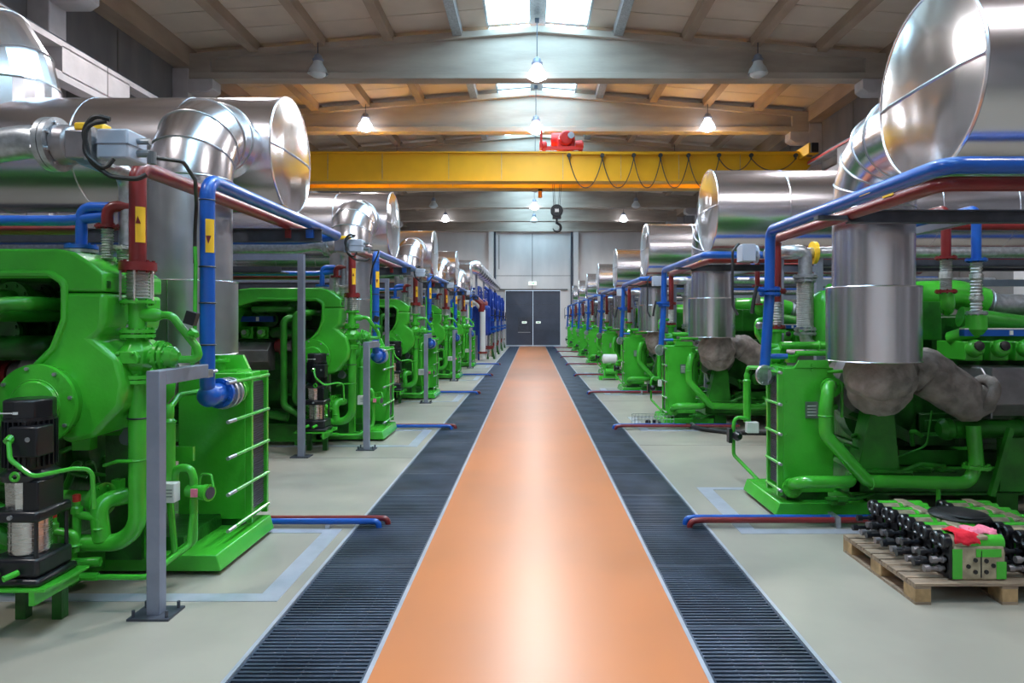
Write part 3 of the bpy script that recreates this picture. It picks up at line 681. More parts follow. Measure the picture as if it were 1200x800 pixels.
# tall post with cross beam
pt = L(thing('pipe_rack', (-3.03, 3.67+5.3, 0), 'tall grey steel post and cross beam between engines, {o} in the left row', 'pipe rack', 'tall pipe racks of the left row'))
Y = 3.67+5.3
m = MB(); m.box(-3.07, -2.99, Y-.04, Y+.04, .012, 2.66); m.build('post', 'steel', pt, bevel=.003)
m = MB(); m.box(-3.15, -2.91, Y-.1, Y+.1, 0, .014); b = m.build('base_plate', 'dsteel', pt)
m = MB(); m.box(-8.3, -3.07, Y-.04, Y+.04, 2.58, 2.66); m.build('cross_beam', 'steel', pt)
m = MB(); m.box(-8.3, -2.22, 7.17, 7.25, 2.62, 2.63); m.box(-8.3, -2.22, 7.17, 7.25, 2.75, 2.76); m.box(-8.3, -2.22, 7.205, 7.215, 2.63, 2.75); m.build('channel_beam', 'dsteel', pt)
m = MB(); m.box(-8.3, -3.2, 8.7, 9.0, 2.40, 2.42); m.box(-8.3, -3.2, 8.7, 8.71, 2.40, 2.48); m.build('cable_tray', 'dsteel', pt)
# vertical multistage pump
pu = L(thing('vertical_pump', (-2.97, 3.98, .3), 'black and steel vertical pump beside the {o} engine on the left', 'pump', 'vertical pumps of the left row'))
X, Y = -2.925, 3.98
m = MB(); m.lathe((X,Y,.94), (0,0,1), [(0,.115),(.28,.115),(.28,.13),(.30,.13)], 28)
for k in range(28):
    a = 2*PI*k/28; m.box(-.004, .004, .11, .135, 0, .26, Matrix.Translation((X,Y,.96)) @ Matrix.Rotation(a, 4, 'Z'))
m.build('motor', 'black', pu)
m = MB(); m.lathe((X,Y,1.235), (0,0,1), [(0,.13),(.10,.13),(.11,.115)], 8); m.build('fan_cowl', 'black', pu, bevel=.006, sharp=.3)
B(X-.095, X-.01, Y-.131, Y-.122, 1.268, 1.274).build('white_mark', 'white', pu); B(X-.005, X+.02, Y-.131, Y-.122, 1.264, 1.278).build('white_mark', 'white', pu)
b = B(X+.0, X+.16, Y-.17, Y-.03, 1.03, 1.20).build('terminal_box', 'black', pu, bevel=.01)
MB().cyl((X+.11,Y-.175,1.13), (X+.11,Y-.17,1.13), .014, 10).build('screw', 'galv', b)
m = MB(); m.lathe((X,Y,.88), (0,0,1), [(0,.14),(.035,.15),(.05,.13),(.075,.10)], 28); m.build('lantern', 'black', pu)
m = MB(); m.lathe((X,Y,.72), (0,0,1), [(0,.115),(.16,.12)], 8); m.build('coupling_guard', 'stain', pu, sharp=.3)
B(X+.04, X+.13, Y-.12, Y+.1, .71, .885).build('coupling_cover', 'black', pu, bevel=.01)
m = MB(); m.box(X-.15, X+.15, Y-.15, Y+.15, .655, .72); m.build('upper_flange', 'black', pu, bevel=.02)
m = MB()
for dx, dy in ((-.13,-.13), (.0,-.155), (.13,-.13)): m.cut().cyl((X+dx,Y+dy-.01,.69), (X+dx,Y+dy+.01,.69), .013, 8)
m.build('bolt', 'galv', pu)
m = MB(); m.cyl((X,Y,.46), (X,Y,.66), .108, 28); m.build('stage_casing', 'stain', pu)
m = MB(); 
for dx in (-1, 1):
    for dy in (-1, 1): m.cut().cyl((X+dx*.125,Y+dy*.125,.42), (X+dx*.125,Y+dy*.125,.66), .011, 8)
m.build('tie_rod', 'black', pu)
m = MB(); m.box(X-.15, X+.15, Y-.15, Y+.15, .345, .455); m.box(X-.17, X+.17, Y-.17, Y+.17, .30, .345); m.build('base', 'black', pu, bevel=.02)
for dx in (-.06, .05):
    m = MB(); m.cyl((X+dx, Y-.16, .385), (X+dx-.035, Y-.225, .372), .017, 10); m.build('drain_plug', 'green', pu)
m = MB(); m.tube([(X+.02,Y-.19,1.12), (X+.05,Y-.22,1.03), (X+.16,Y-.2,.93), (X+.30,Y-.08,.95), (X+.36,Y,.93), (X+.37,Y,.70)], .013, bend=.06, n=8); m.torus((X+.03,Y-.16,.92), (0,1,0), .022, .009, 14, 6); m.cyl((X+.012,Y-.19,1.12),(X+.012,Y-.16,1.14),.024,10); m.build('green_hose', 'green', pu)
m = MB(); m.box(X-.25, X+.13, Y-.19, Y+.2, .285, .30); m.prism([(X+.13,.30), (X+.22,.30), (X+.22,.285), (X+.16,.285), (X+.16,.21), (X+.13,.21)], Y-.19, Y+.19); m.build('bracket', 'green', pu); m = MB(); m.box(X-.18, X-.12, Y+.12, Y+.18, 0, .285); m.cut().box(X+.04, X+.10, Y+.12, Y+.18, 0, .285); m.build('leg', 'dgreen', pu)

# gas engine, left row
ge = L(thing('gas_engine', (-5.2, 5.2, 0), 'green gas engine with arched intake duct, {o} in the left row', 'engine', 'gas engines of the left row'))
A0, A1 = 4.28, 4.95
m = MB(); m.prism([(-4.5,1.98), (-4.40,2.12), (-4.15,2.22), (-3.95,2.246), (-2.98,2.246), (-2.88,2.225), (-2.78,2.165), (-2.68,2.09), (-2.68,1.976), (-2.965,1.976), (-2.965,2.0), (-2.985,2.04), (-3.03,2.06), (-3.85,2.06), (-4.0,2.03), (-4.15,1.976)], A0, A1)
m.build('intake_arch', 'green', ge, bevel=.035, seg=3)
m = MB(); m.prism([(-2.965,1.972), (-2.68,1.972), (-2.682,1.80), (-2.70,1.72), (-2.755,1.68), (-2.60,1.56), (-2.56,1.40), (-2.58,1.25), (-2.75,1.06), (-2.92,1.02), (-3.28,1.30), (-3.26,1.42), (-3.17,1.50), (-3.06,1.60), (-3.0,1.70), (-2.975,1.80)], A0+.0, A1)
m.build('intake_leg', 'green', ge, bevel=.035, seg=3)
m = MB(); m.prism([(-4.5,1.972), (-4.15,1.972), (-4.22,1.80), (-4.30,1.6), (-4.5,1.5)], A0+.05, A1); m.build('intake_leg', 'green', ge, bevel=.03)
# raised rib that follows the opening
m = MB(); m.tube([(-3.85,A0-.0,2.09), (-3.02,A0,2.09), (-2.93,A0,2.03), (-2.93,A0,1.80), (-3.0,A0,1.62), (-3.12,A0,1.50)], .022, bend=.06, n=8); m.build('arch_rib', 'green', ge)
m = MB(); m.box(-2.70, -2.67, A0+.02, A0+.05, 2.0, 2.045); m.build('recess', 'dgreen', ge)
m = MB(); m.lathe((-3.06, 4.20, 1.276), (0,1,0), [(0,.215),(0.0,.248),(.025,.252),(.04,.242),(.62,.25)], 44); m.build('turbo_housing', 'green', ge)
m = MB(); m.torus((-3.06, 4.198, 1.276), (0,1,0), .155, .005, 36, 5); m.lathe((-3.06, 4.18, 1.276), (0,1,0), [(0,.14),(.02,.152)], 36); c_ = m.build('inspection_cover', 'green', ge)
m = MB()
for k in range(8):
    a = 2*PI*k/8+.2; m.cut().cyl((-3.06+.226*math.cos(a),4.185,1.276+.226*math.sin(a)), (-3.06+.226*math.cos(a),4.2,1.276+.226*math.sin(a)), .012, 6)
m.build('cover_bolt', 'galv', c_)
m = MB(); m.box(-4.6, -3.0, 4.97, 5.1, 1.50, 2.12)
for k in range(9): m.cyl((-3.50, 4.915, 1.62+k*.05), (-3.50, 4.95, 1.62+k*.05), .014, 6); m.cyl((-3.42, 4.915, 1.62+k*.05), (-3.42, 4.95, 1.62+k*.05), .014, 6)
for k in range(12): m.cyl((-3.52-.08*k, 4.915, 1.60), (-3.52-.08*k, 4.95, 1.60), .014, 6)
m.box(-3.53, -3.47, 4.93, 4.97, 1.57, 2.08); m.box(-3.44, -3.40, 4.93, 4.97, 1.57, 2.08); m.box(-4.5, -3.4, 4.93, 4.97, 1.575, 1.62)
m.prism([(-3.76,1.62), (-3.54,1.62), (-3.74,1.82)], 4.80, 4.97); m.build('intercooler_casing', 'dgreen', ge)
for (x, z, y, r) in ((-3.42, 1.935, 4.50, .115), (-3.44, 1.93, 4.75, .12), (-3.56, 1.72, 4.62, .105), (-3.82, 1.80, 4.7, .11)):
    m = MB(); m.flange((x,y,z), (0,1,0), r, .035, 8, .012); m.flange((x,y+.04,z), (0,1,0), r, .03, 8, .012); m.cyl((x,y,z), (x,4.97,z), r*.62, 20); m.build('cooler_flange', 'dgreen' if y > 4.6 else 'mgreen', ge)  # flanges set farther in take the green with more shade in it
m = MB(); m.tube([(-3.42,4.50,1.95), (-3.42,4.38,1.95), (-3.95,4.38,1.95), (-4.0,4.9,1.9)], .045, bend=.06, n=14); m.build('coolant_pipe', 'mgreen', ge)
m = MB(); m.tube([(-3.25,4.95,1.60), (-3.30,4.62,1.61), (-3.75,4.62,1.61), (-3.8,4.95,1.6)], .085, bend=.15, n=18); m.build('charge_air_pipe', 'dgreen', ge)
# turbocharger, manifold, heads, block
m = MB(); m.lathe((-3.35,4.75,1.42), (-1,0,0), [(-.14,.05),(-.08,.14),(0,.175),(.1,.175),(.17,.10),(.24,.09)], 28); m.build('turbocharger', 'manif', ge)
m = MB(); m.flange((-3.66,4.75,1.42), (1,0,0), .15, .05, 8, .012); m.cyl((-3.76,4.75,1.42), (-3.6,4.75,1.42), .10); m.build('exhaust_flange', 'red', ge)
m = MB(); m.prism([(4.52,1.20), (4.66,1.06), (4.95,1.06), (4.95,1.47), (4.66,1.47), (4.52,1.36)], -7.8, -3.80, 'yz'); m.build('manifold_cover', 'manif', ge, bevel=.01)
m = MB()
for k in range(9): m.cut().box(-4.25-k*.45, -4.235-k*.45, 4.51, 4.95, 1.06, 1.475)
m.build('cover_joint', 'plate', ge)
for k in range(16):
    x = -3.95-k*.235
    m = MB(); m.box(x-.085, x+.085, 4.72, 5.15, 1.52, 1.70); m.lathe((x,4.70,1.61), (0,-1,0), [(0,.075),(.05,.07),(.07,.05)], 14); h = m.build('cylinder_head', 'green' , ge, bevel=.012)
    MB().cyl((x,4.62,1.62), (x,4.60,1.62), .035, 10).build('spark_plug_cap', 'galv', h)
m = MB(); m.box(-7.8, -3.75, 4.60, 4.68, 1.77, 1.85); r = m.build('wiring_rail', 'dblue', ge)
m = MB()
for k in range(14): m.cut().box(-4.0-k*.27, -3.96-k*.27, 4.59, 4.6, 1.78, 1.84)
m.build('connector', 'white', r)
m = MB(); m.box(-7.8, -3.3, 4.80, 5.85, .50, 1.52); m.box(-7.8, -3.2, 5.05, 5.75, 1.52, 1.95); m.build('engine_block', 'dgreen', ge, bevel=.03)
for k in range(8):
    x = -3.8-k*.5; m = MB(); m.box(x-.2, x+.2, 4.76, 4.80, .55, .92); m.box(x-.15, x+.15, 4.74, 4.76, .60, .87); m.build('crankcase_door', 'dgreen', ge, bevel=.02)
m = MB(); m.lathe((-3.3,5.3,.95), (1,0,0), [(0,.42),(.12,.42),(.18,.30)], 32); m.build('flywheel_housing', 'dgreen', ge)
m = MB(); m.box(-8.3, -3.0, 4.45, 4.57, .28, .30); m.box(-8.3, -3.0, 4.45, 4.57, .06, .08); m.box(-8.3, -3.0, 4.50, 4.52, .08, .28); m.box(-8.3, -3.0, 5.9, 6.0, .06, .30); m.box(-3.1, -3.0, 4.5, 6.0, .06, .30)
for k in range(5): m.box(-8.2+k*1.2, -8.0+k*1.2, 4.47, 5.98, 0, .07)
m.build('skid', 'mgreen', ge)
m = MB(); m.box(-8.2, -3.3, 4.85, 5.8, .12, .50); m.build('oil_sump', 'dgreen', ge, bevel=.03)
for (x, zt, zb) in ((-3.42, 1.83, .62), (-3.26, 1.90, .68)):
    m = MB(); m.tube([(x+.14,4.75,zt), (x+.14,4.2,zt), (x,4.1,zt-.01), (x,4.1,zb), (x+.28,4.2,zb-.2)], .045, bend=.09, n=14); m.build('oil_pipe', 'mgreen', ge)
m = MB(); m.tube([(-4.6,4.4,.55), (-3.9,4.35,.50), (-3.45,4.35,.42)], .06, bend=.2, n=14); m.build('lube_pipe', 'mgreen', ge)
m = MB(); m.lathe((-4.1,4.35,.34), (1,0,0), [(-.3,.1),(0,.11),(.2,.1)], 16); m.build('starter_motor', 'rubber', ge)
m = MB(); m.tube([(-3.0,6.0,1.54), (-3.0,5.95,1.42), (-3.05,5.5,1.25), (-3.2,5.1,1.25), (-3.3,4.9,1.38)], .19, bend=.16, n=24); m.build('exhaust_elbow', 'insul', ge, sharp=.9)
m = MB(); m.lathe((-2.77,5.00,1.40), (.75,-.3,-.5), [(-.25,.11),(0,.13),(.0,.17),(.05,.17),(.05,.13),(.1,.10)], 22); m.build('clamp_joint', 'galv', ge)
m = MB(); m.tube([(-2.80,4.7,1.0), (-2.72,4.9,.95), (-2.82,5.15,.70), (-2.9,5.2,.55)], .06, bend=.1, n=12); m.build('grey_hose', 'steel', ge)
random.seed(3)
m = MB()
for k in range(14):
    x = -3.3+.07*random.uniform(-3, 5); z = random.uniform(.35, 1.0); y = random.uniform(4.5, 5.1)
    m.tube([(x,y,z), (x+random.uniform(-.2,.2),y-.05,z+random.uniform(-.1,.1)), (x+random.uniform(-.2,.2),y+.1,z-random.uniform(0,.3))], random.choice((.012,.018,.025)), n=8, bend=.04)
m.build('small_piping', 'mgreen', ge, kind='stuff')
m = MB(); m.box(-2.86, -2.80, 4.64, 4.70, .62, .71); m.cut().box(-3.10, -2.98, 4.60, 4.68, .92, 1.0); m.cut().box(-2.98, -2.60, 4.72, 4.76, 1.0, 1.06); m.build('junction_box', 'green', ge)
m = MB(); m.box(-3.3, -2.5, 4.9, 5.5, .14, .24); m.box(-2.95, -2.7, 4.72, 4.78, .14, 1.05); m.build('stay', 'dgreen', ge)

# gas line with actuator (upper left)
gl = L(thing('gas_line', (-4.0, 4.0, 2.6), 'galvanised gas pipe with flange and grey actuator above the {o} engine on the left', 'pipe', 'gas lines of the left row'))
m = MB(); m.tube([(-8.3,3.98,2.80), (-3.2,3.98,2.80), (-2.92,3.98,2.84), (-2.82,3.98,2.81)], .095, bend=.3, n=20); m.build('pipe', 'galv', gl)
m = MB(); m.flange((-2.80,3.98,2.82), (1,0,0), .155, .03, 8, .018, 28); m.cut().flange((-2.765,3.98,2.82), (1,0,0), .155, .03, 8, .012, 28); m.build('flange', 'galv', gl)
m = MB(); m.lathe((-2.75,3.98,2.82), (1,0,0), [(0,.12),(.08,.11),(.10,.09)], 20); m.box(-2.66, -2.50, 3.88, 4.06, 2.72, 2.88); m.build('valve_body', 'manif', gl, bevel=.01)
B(-2.62, -2.46, 3.9, 4.0, 2.885, 2.93).build('handle', 'tag', gl, bevel=.01)
b = B(-2.46, -2.28, 3.85, 4.05, 2.71, 2.88).build('actuator_box', 'boxgrey', gl, bevel=.012)
m = MB(); m.box(-2.465, -2.275, 3.845, 4.055, 2.793, 2.797); m.build('lid_gap', 'steel', b); B(-2.52, -2.48, 3.84, 4.06, 2.70, 2.89).build('bracket', 'galv', gl)
m = MB(); m.cyl((-2.28,3.95,2.83), (-2.21,3.95,2.83), .018, 10); m.cyl((-2.28,3.95,2.76), (-2.20,3.95,2.76), .022, 10); m.cyl((-2.20,3.95,2.77), (-2.20,3.95,2.70), .024, 10); m.build('gland', 'plate', gl)
m = MB(); m.tube([(-2.36,3.82,2.92), (-2.44,3.80,2.94), (-2.50,3.80,2.85), (-2.46,3.80,2.68), (-2.36,3.82,2.60), (-2.22,3.84,2.59), (-2.18,3.86,2.62)], .014, bend=.1, n=8)
m.cut().tube([(-2.38,3.82,2.91), (-2.47,3.78,2.88), (-2.48,3.78,2.72), (-2.38,3.8,2.63), (-2.34,3.82,2.7)], .012, bend=.08, n=8)
m.cut().tube([(-2.20,3.95,2.74), (-2.12,4.15,2.76), (-2.22,4.5,2.72), (-2.35,4.78,2.60), (-2.40,4.86,2.42), (-2.40,4.86,2.2)], .012, bend=.1, n=8); m.build('cable', 'rubber', gl)
m = MB(); m.tube([(-2.66,3.98,2.78), (-2.73,4.62,2.78), (-2.73,4.62,2.30)], .06, bend=.12, n=16); m.build('drop_pipe', 'galv', gl)
m = MB(); m.flange((-2.73,4.62,2.28), (0,0,1), .10, .02, 6); m.bellows((-2.73,4.62,1.82), (-2.73,4.62,2.27), .068, 26, .004); m.flange((-2.73,4.62,1.80), (0,0,1), .10, .02, 6); m.flange((-2.73,4.62,1.76), (0,0,1), .10, .02, 6); m.build('braided_hose', 'braid', gl)
m = MB(); m.tube([(-2.73,4.62,1.77), (-2.73,4.70,1.62), (-2.80,4.95,1.52)], .06, bend=.08, n=14); m.build('elbow', 'galv', gl)
# header pipes over the engine
hb = L(thing('blue_header_pipe', (-4.0, 4.5, 2.3), 'blue header pipe with elbow flanged onto the {o} left engine top', 'pipe', 'blue header pipes of the left row'))
m = MB(); m.tube([(-8.3,4.62,2.47), (-3.15,4.62,2.47), (-2.85,4.62,2.50)], .036, n=14); m.tube([(-3.05,4.62,2.28), (-3.05,4.62,2.56), (-2.86,4.62,2.56)], .036, bend=.07, n=14); m.build('pipe', 'blue', hb)
m = MB(); m.flange((-3.05,4.62,2.29), (0,0,1), .10, .025, 8); m.build('flange', 'blue', hb); MB().flange((-3.05,4.62,2.262), (0,0,1), .10, .02, 8).build('flange', 'galv', hb)
hr = L(thing('red_header_pipe', (-4.0, 4.5, 2.3), 'red header pipe with short steel bellows over the {o} left engine', 'pipe', 'red header pipes of the left row'))
m = MB(); m.tube([(-8.3,4.72,2.42), (-3.1,4.72,2.42)], .034, n=12); m.tube([(-2.83,4.55,2.42), (-2.83,4.55,2.56), (-2.70,4.6,2.56)], .036, bend=.06, n=14); m.flange((-2.83,4.55,2.42), (0,0,1), .075, .018, 8); m.build('pipe', 'red', hr)
m = MB(); m.bellows((-2.83,4.55,2.20), (-2.83,4.55,2.41), .034, 12, .005); m.build('bellows', 'braid', hr)
# floor pipes to the trench
fb = L(thing('floor_pipe', (-1.9, 5.93, 0.02), 'blue floor pipe running into the grating beside the {o} left heat exchanger', 'pipe', 'blue floor pipes of the left row'))
MB().tube([(-3.2,5.93,.05), (-1.42,5.93,.05), (-1.33,5.93,.05), (-1.33,5.93,-.10)], .026, bend=.07, n=12).build('pipe', 'blue', fb)
fr = L(thing('floor_pipe', (-1.9, 6.0, 0.02), 'red floor pipe running into the grating beside the {o} left heat exchanger', 'pipe', 'red floor pipes of the left row'))
MB().tube([(-3.2,6.02,.05), (-1.36,6.02,.05), (-1.27,6.02,.05), (-1.27,6.02,-.10)], .026, bend=.07, n=12).build('pipe', 'red', fr)
B(-1.78, -1.74, 5.87, 6.08, .0, .03).build('clip', 'galv', fr)
# pale covers let into the floor
def channel(side, x, y0, y1, w_):
    k = -1 if side < 0 else 1; xe = x+k*3.2; ps_ = []
    a, b = (x+k*w_, x) if k < 0 else (x, x+k*w_)
    ps_.append(B(a, b, y0, y1, 0, .005))
    ps_.append(B(min(x+k*w_, xe), max(x+k*w_, xe), y0, y0+.12, 0, .0045)); ps_.append(B(min(x+k*w_, xe), max(x+k*w_, xe), y1-.10, y1, 0, .0045))
    return [q.build('channel_cover', 'strip', floor) for q in ps_]
chl = channel(-1, -1.63, 4.36, 5.86, .14)
for i in range(5):
    for c in chl:
        if i: o = c.copy(); COL.objects.link(o); o.location = (0, 5.3*i, 0)

N_LEFT = 5
base_labels = {t.name: t['label'] for t in LEFT}
km = kidmap()
WORD = ['nearest', 'second', 'third', 'fourth', 'fifth', 'sixth', 'seventh', 'eighth']
for i in range(1, N_LEFT):
    for t in LEFT: dup(t, (0, 5.3*i, 0), base_labels[t.name].replace('{o}', WORD[i]), km)
for t in LEFT: t['label'] = base_labels[t.name].replace('{o}', WORD[0])

# ================================================================== RIGHT ROW, first unit
RIGHT = []
def R_(t): RIGHT.append(t); return t
exR = R_(exhaust(1, 2.44, 4.21, 3.235, .555, (2.93, 5.87), .325, .375, (1.45, 2.075),
    'large silver exhaust duct with sleeved riser over the {o} engine on the right', 'silver exhaust ducts of the right row'))
hx = R_(thing('heat_exchanger', (2.7, 6.6, 0), 'green plate heat exchanger at the aisle end of the {o} engine on the right', 'heat exchanger', 'heat exchangers of the right row'))
m = MB(); m.prism([(2.20,.03), (3.05,.03), (3.05,.145), (2.24,.145)], 6.17, 7.12); m.build('plinth', 'green', hx, bevel=.008)
m = MB(); m.box(2.30, 2.9, 6.2, 7.0, 0, .03); m.build('pad', 'woodend', hx)
tower(hx, 2.30, 2.76, 6.25, 6.56, .22, 1.36, 1, True)
B(2.34, 2.72, 6.28, 6.53, .145, .22).build('foot', 'dgreen', hx)
m = MB(); m.prism([(2.40,1.36), (2.72,1.36), (2.70,1.43), (2.44,1.43)], 6.24, 6.26); b = m.build('lifting_plate', 'green', hx)
m = MB(); 
for z in (1.385, 1.34): m.cyl((2.56,6.225,z), (2.56,6.25,z), .013, 8)
m.build('bolt', 'green', b)
m = MB(); m.box(2.50, 2.61, 6.235, 6.249, .90, 1.05); p_ = m.build('rating_plate', 'plate', hx)
mm = MB()
for k in range(4): mm.cut().box(2.515, 2.595, 6.232, 6.235, .925+.028*k, .932+.028*k)
mm.build('printed_line', 'white', p_)
m = MB(); m.flange((2.19,6.42,1.28), (-.25,1,0), .095, .03, 8, .010); m.cyl((2.2,6.43,1.28), (2.31,6.52,1.28), .065); m.build('inlet_flange', 'galv', hx)
for (x, z) in ((2.72, 1.18), (2.37, .27)):
    m = MB(); m.flange((x,6.22,z), (0,1,0), .09, .03, 8, .010); m.build('port_flange', 'green', hx)
m = MB()
for z in (.45, .75, 1.05): m.cyl((2.33,6.235,z), (2.33,6.25,z), .008, 6); m.cyl((2.73,6.235,z), (2.73,6.25,z), .008, 6)
m.build('bolt', 'green', hx)
wp = R_(thing('cooling_pipe', (3.0, 6.1, .3), 'thick green cooling pipe running low past the {o} engine on the right', 'pipe', 'green cooling pipes of the right row'))
m = MB(); m.tube([(2.72,6.22,1.20), (2.64,6.08,1.20), (2.60,6.05,1.0), (2.60,6.05,.78), (2.97,6.05,.37), (3.88,6.05,.35), (3.94,6.05,.55)], .058, bend=.12, n=20, arc=6); m.build('pipe', 'green', wp)
m = MB(); m.tube([(2.37,6.22,.30), (2.37,6.02,.37), (2.80,6.02,.37), (2.95,6.3,.38)], .055, bend=.1, n=18); m.build('return_pipe', 'green', wp)
m = MB(); m.flange((3.94,6.05,.50), (0,0,1), .115, .03, 8, .012); m.cyl((3.94,6.05,.5), (3.94,6.1,.85), .062, 18); m.build('riser', 'green', wp)
m = MB(); m.torus((3.0,6.05,.36), (1,0,0), .06, .008, 20, 5); m.torus((2.60,6.05,.95), (0,0,1), .06, .008, 20, 5); m.build('joint_ring', 'green', wp)
MB().cyl((3.6,6.05,.0), (3.6,6.05,.33), .02, 8).build('prop', 'green', wp)
# blue and red pipes
bp = R_(thing('blue_pipe', (2.30, 6.5, 1.2), 'blue water pipe dropping to the heat exchanger of the {o} engine on the right', 'pipe', 'blue aisle pipes of the right row'))
m = MB(); m.tube([(2.21,6.46,1.28), (2.225,6.56,1.28), (2.24,6.56,1.40), (2.28,6.56,2.0), (2.29,6.56,2.66), (2.30,3.80,2.66), (8.5,3.80,2.66)], .048, bend=.10, n=18, arc=8); m.build('pipe', 'blue', bp)
m = MB(); m.flange((2.285,6.56,2.09), (0,0,1), .10, .025, 8, .012); m.cut().flange((2.285,6.56,2.05), (0,0,1), .10, .025, 8, .012); m.build('flange', 'blue', bp)
m = MB(); m.cyl((2.25,6.56,1.45), (2.44,6.52,1.45), .026, 12); m.cut().cyl((2.28,6.55,2.07), (2.12,6.46,2.09), .022, 10); m.build('branch', 'blue', bp)
m = MB(); m.tube([(2.13,6.46,2.12), (2.10,6.46,2.0), (2.08,6.46,1.86)], .018, n=8); m.build('lever', 'rubber', bp)
m = MB(); m.box(2.251, 2.255, 4.55, 4.70, 2.645, 2.675); m.build('flow_arrow', 'tag', bp)
rp = R_(thing('red_pipe', (2.49, 6.9, 1.9), 'dark red water pipe beside the blue pipe of the {o} engine on the right', 'pipe', 'red aisle pipes of the right row'))
m = MB(); m.tube([(2.49,6.95,1.98), (2.49,6.95,2.625), (2.49,4.15,2.625), (8.5,4.15,2.625)], .045, bend=.09, n=18, arc=7); m.build('pipe', 'red', rp)
m = MB(); m.flange((2.49,6.95,2.09), (0,0,1), .095, .025, 8, .012); m.cut().flange((2.49,6.95,1.72), (0,0,1), .09, .025, 8, .012); m.build('flange', 'red', rp)
m = MB(); m.bellows((2.49,6.95,1.74), (2.49,6.95,1.98), .05, 9, .006); m.build('bellows', 'braid', rp)
m = MB(); m.box(2.443, 2.447, 4.62, 4.76, 2.645, 2.675); m.build('flow_arrow', 'tag', rp)
vs = R_(thing('valve_pipework', (2.49, 6.95, .2), 'green valve stack beneath the red pipe of the {o} engine on the right', 'pipework', 'green valve stacks of the right row'))
X, Y = 2.49, 6.95
m = MB(); m.flange((X,Y,1.69), (0,0,1), .09, .025, 8, .012); m.cyl((X,Y,1.3), (X,Y,1.7), .05, 16); m.build('neck', 'green', vs)
m = MB(); m.lathe((X,Y,1.36), (0,0,1), [(0,.06),(.04,.10),(.14,.10),(.20,.05)], 8); m.build('valve_body', 'green', vs, sharp=.3, bevel=.005)
m = MB(); m.flange((X,Y,1.34), (0,0,1), .10, .03, 8, .012); m.build('flange', 'green', vs)
m = MB(); m.tube([(X,Y,1.34), (X,Y,.35), (X+.5,Y,.35)], .055, bend=.15, n=16); m.build('suction_pipe', 'green', vs)
m = MB(); m.tube([(X,Y-.1,1.54), (X+.55,Y-.1,1.54)], .04, n=14); m.torus((X+.38,Y-.1,1.54), (1,0,0), .045, .01, 16, 5); m.build('cross_pipe', 'green', vs)
m = MB(); m.tube([(X+.1,Y-.25,1.47), (X+.42,Y-.25,1.47)], .026, n=10); m.flange((X+.05,Y-.25,1.45), (0,0,1), .08, .015, 6); m.lathe((X+.05,Y-.25,1.38), (0,0,1), [(0,.05),(.07,.07)], 12); m.build('tee', 'green', vs)
m = MB(); m.tube([(X-.02,Y,1.80), (X-.22,Y-.05,1.80), (X-.22,Y-.05,1.66), (X-.14,Y-.05,1.54), (X,Y-.05,1.52)], .024, bend=.05, n=10); m.build('bypass_pipe', 'green', vs)
m = MB(); m.lathe((X-.20,Y-.06,1.74), (0,-1,0), [(0,.04),(.03,.04),(.05,.025)], 12); m.build('gauge', 'plate', vs)
m = MB(); m.tube([(2.84,6.5,1.25), (2.80,6.45,1.2), (2.80,6.45,.5)], .05, bend=.08, n=16); m.flange((2.80,6.45,.98), (0,0,1), .085, .03, 8, .01); m.flange((2.80,6.45,1.10), (0,0,1), .075, .02, 8, .01); m.build('down_pipe', 'green', vs)
m = MB(); m.tube([(2.70,6.25,1.32), (2.90,6.2,1.34), (3.05,6.3,1.30), (2.9,6.5,1.15)], .016, bend=.06, n=8); m.tube([(2.74,6.3,1.28), (2.86,6.3,1.22), (2.86,6.3,.9)], .014, bend=.06, n=8); m.build('small_piping', 'green', vs)
# galvanised gas drop with braided hose
gl = R_(thing('gas_line', (2.8, 6.95, 1.5), 'galvanised gas pipe with braided hose behind the {o} right riser', 'pipe', 'gas lines of the right row'))
m = MB(); m.tube([(2.52,7.3,2.50), (2.66,7.0,2.50), (2.80,7.0,2.50), (2.80,7.0,2.24)], .068, bend=.12, n=18); m.tube([(8.5,7.3,2.52), (3.05,7.3,2.52), (2.9,7.2,2.50), (2.52,7.3,2.50)], .06, bend=.1, n=14); m.build('pipe', 'galv', gl)
m = MB(); m.cyl((2.97,7.25,2.51), (3.01,7.25,2.51), .12, 20); m.build('yellow_ring', 'tag', gl)
m = MB(); m.flange((2.80,7.0,2.24), (0,0,1), .12, .03, 8, .012); m.cut().flange((2.80,7.0,2.20), (0,0,1), .11, .02, 8, .012); m.cut().flange((2.80,7.0,1.70), (0,0,1), .11, .02, 8, .012); m.cut().flange((2.80,7.0,1.66), (0,0,1), .11, .02, 8, .012); m.build('flange', 'galv', gl)
m = MB(); m.bellows((2.80,7.0,1.72), (2.80,7.0,2.18), .082, 30, .004); m.build('braided_hose', 'braid', gl)
m = MB(); m.tube([(2.80,7.0,1.66), (2.82,7.0,1.55), (3.05,6.95,1.46), (3.3,6.95,1.45)], .06, bend=.1, n=16); m.build('elbow', 'galv', gl)
m = MB(); m.flange((2.40,7.32,2.50), (1,0,0), .10, .02, 8); m.box(2.22, 2.36, 7.2, 7.4, 2.42, 2.60); m.build('actuator_box', 'boxgrey', gl, bevel=.01)
m = MB(); m.tube([(2.18,7.2,2.60), (2.10,7.15,2.52), (2.10,7.15,1.95), (2.14,7.1,1.85)], .013, bend=.06, n=8); m.build('cable', 'rubber', gl)
m = MB(); m.box(2.57, 2.62, 7.1, 7.15, 0, 2.5); m.box(2.9, 2.95, 7.25, 7.3, 1.6, 2.4); m.box(2.6, 3.0, 7.12, 7.15, 2.3, 2.36); m.build('bracket', 'steel', gl)
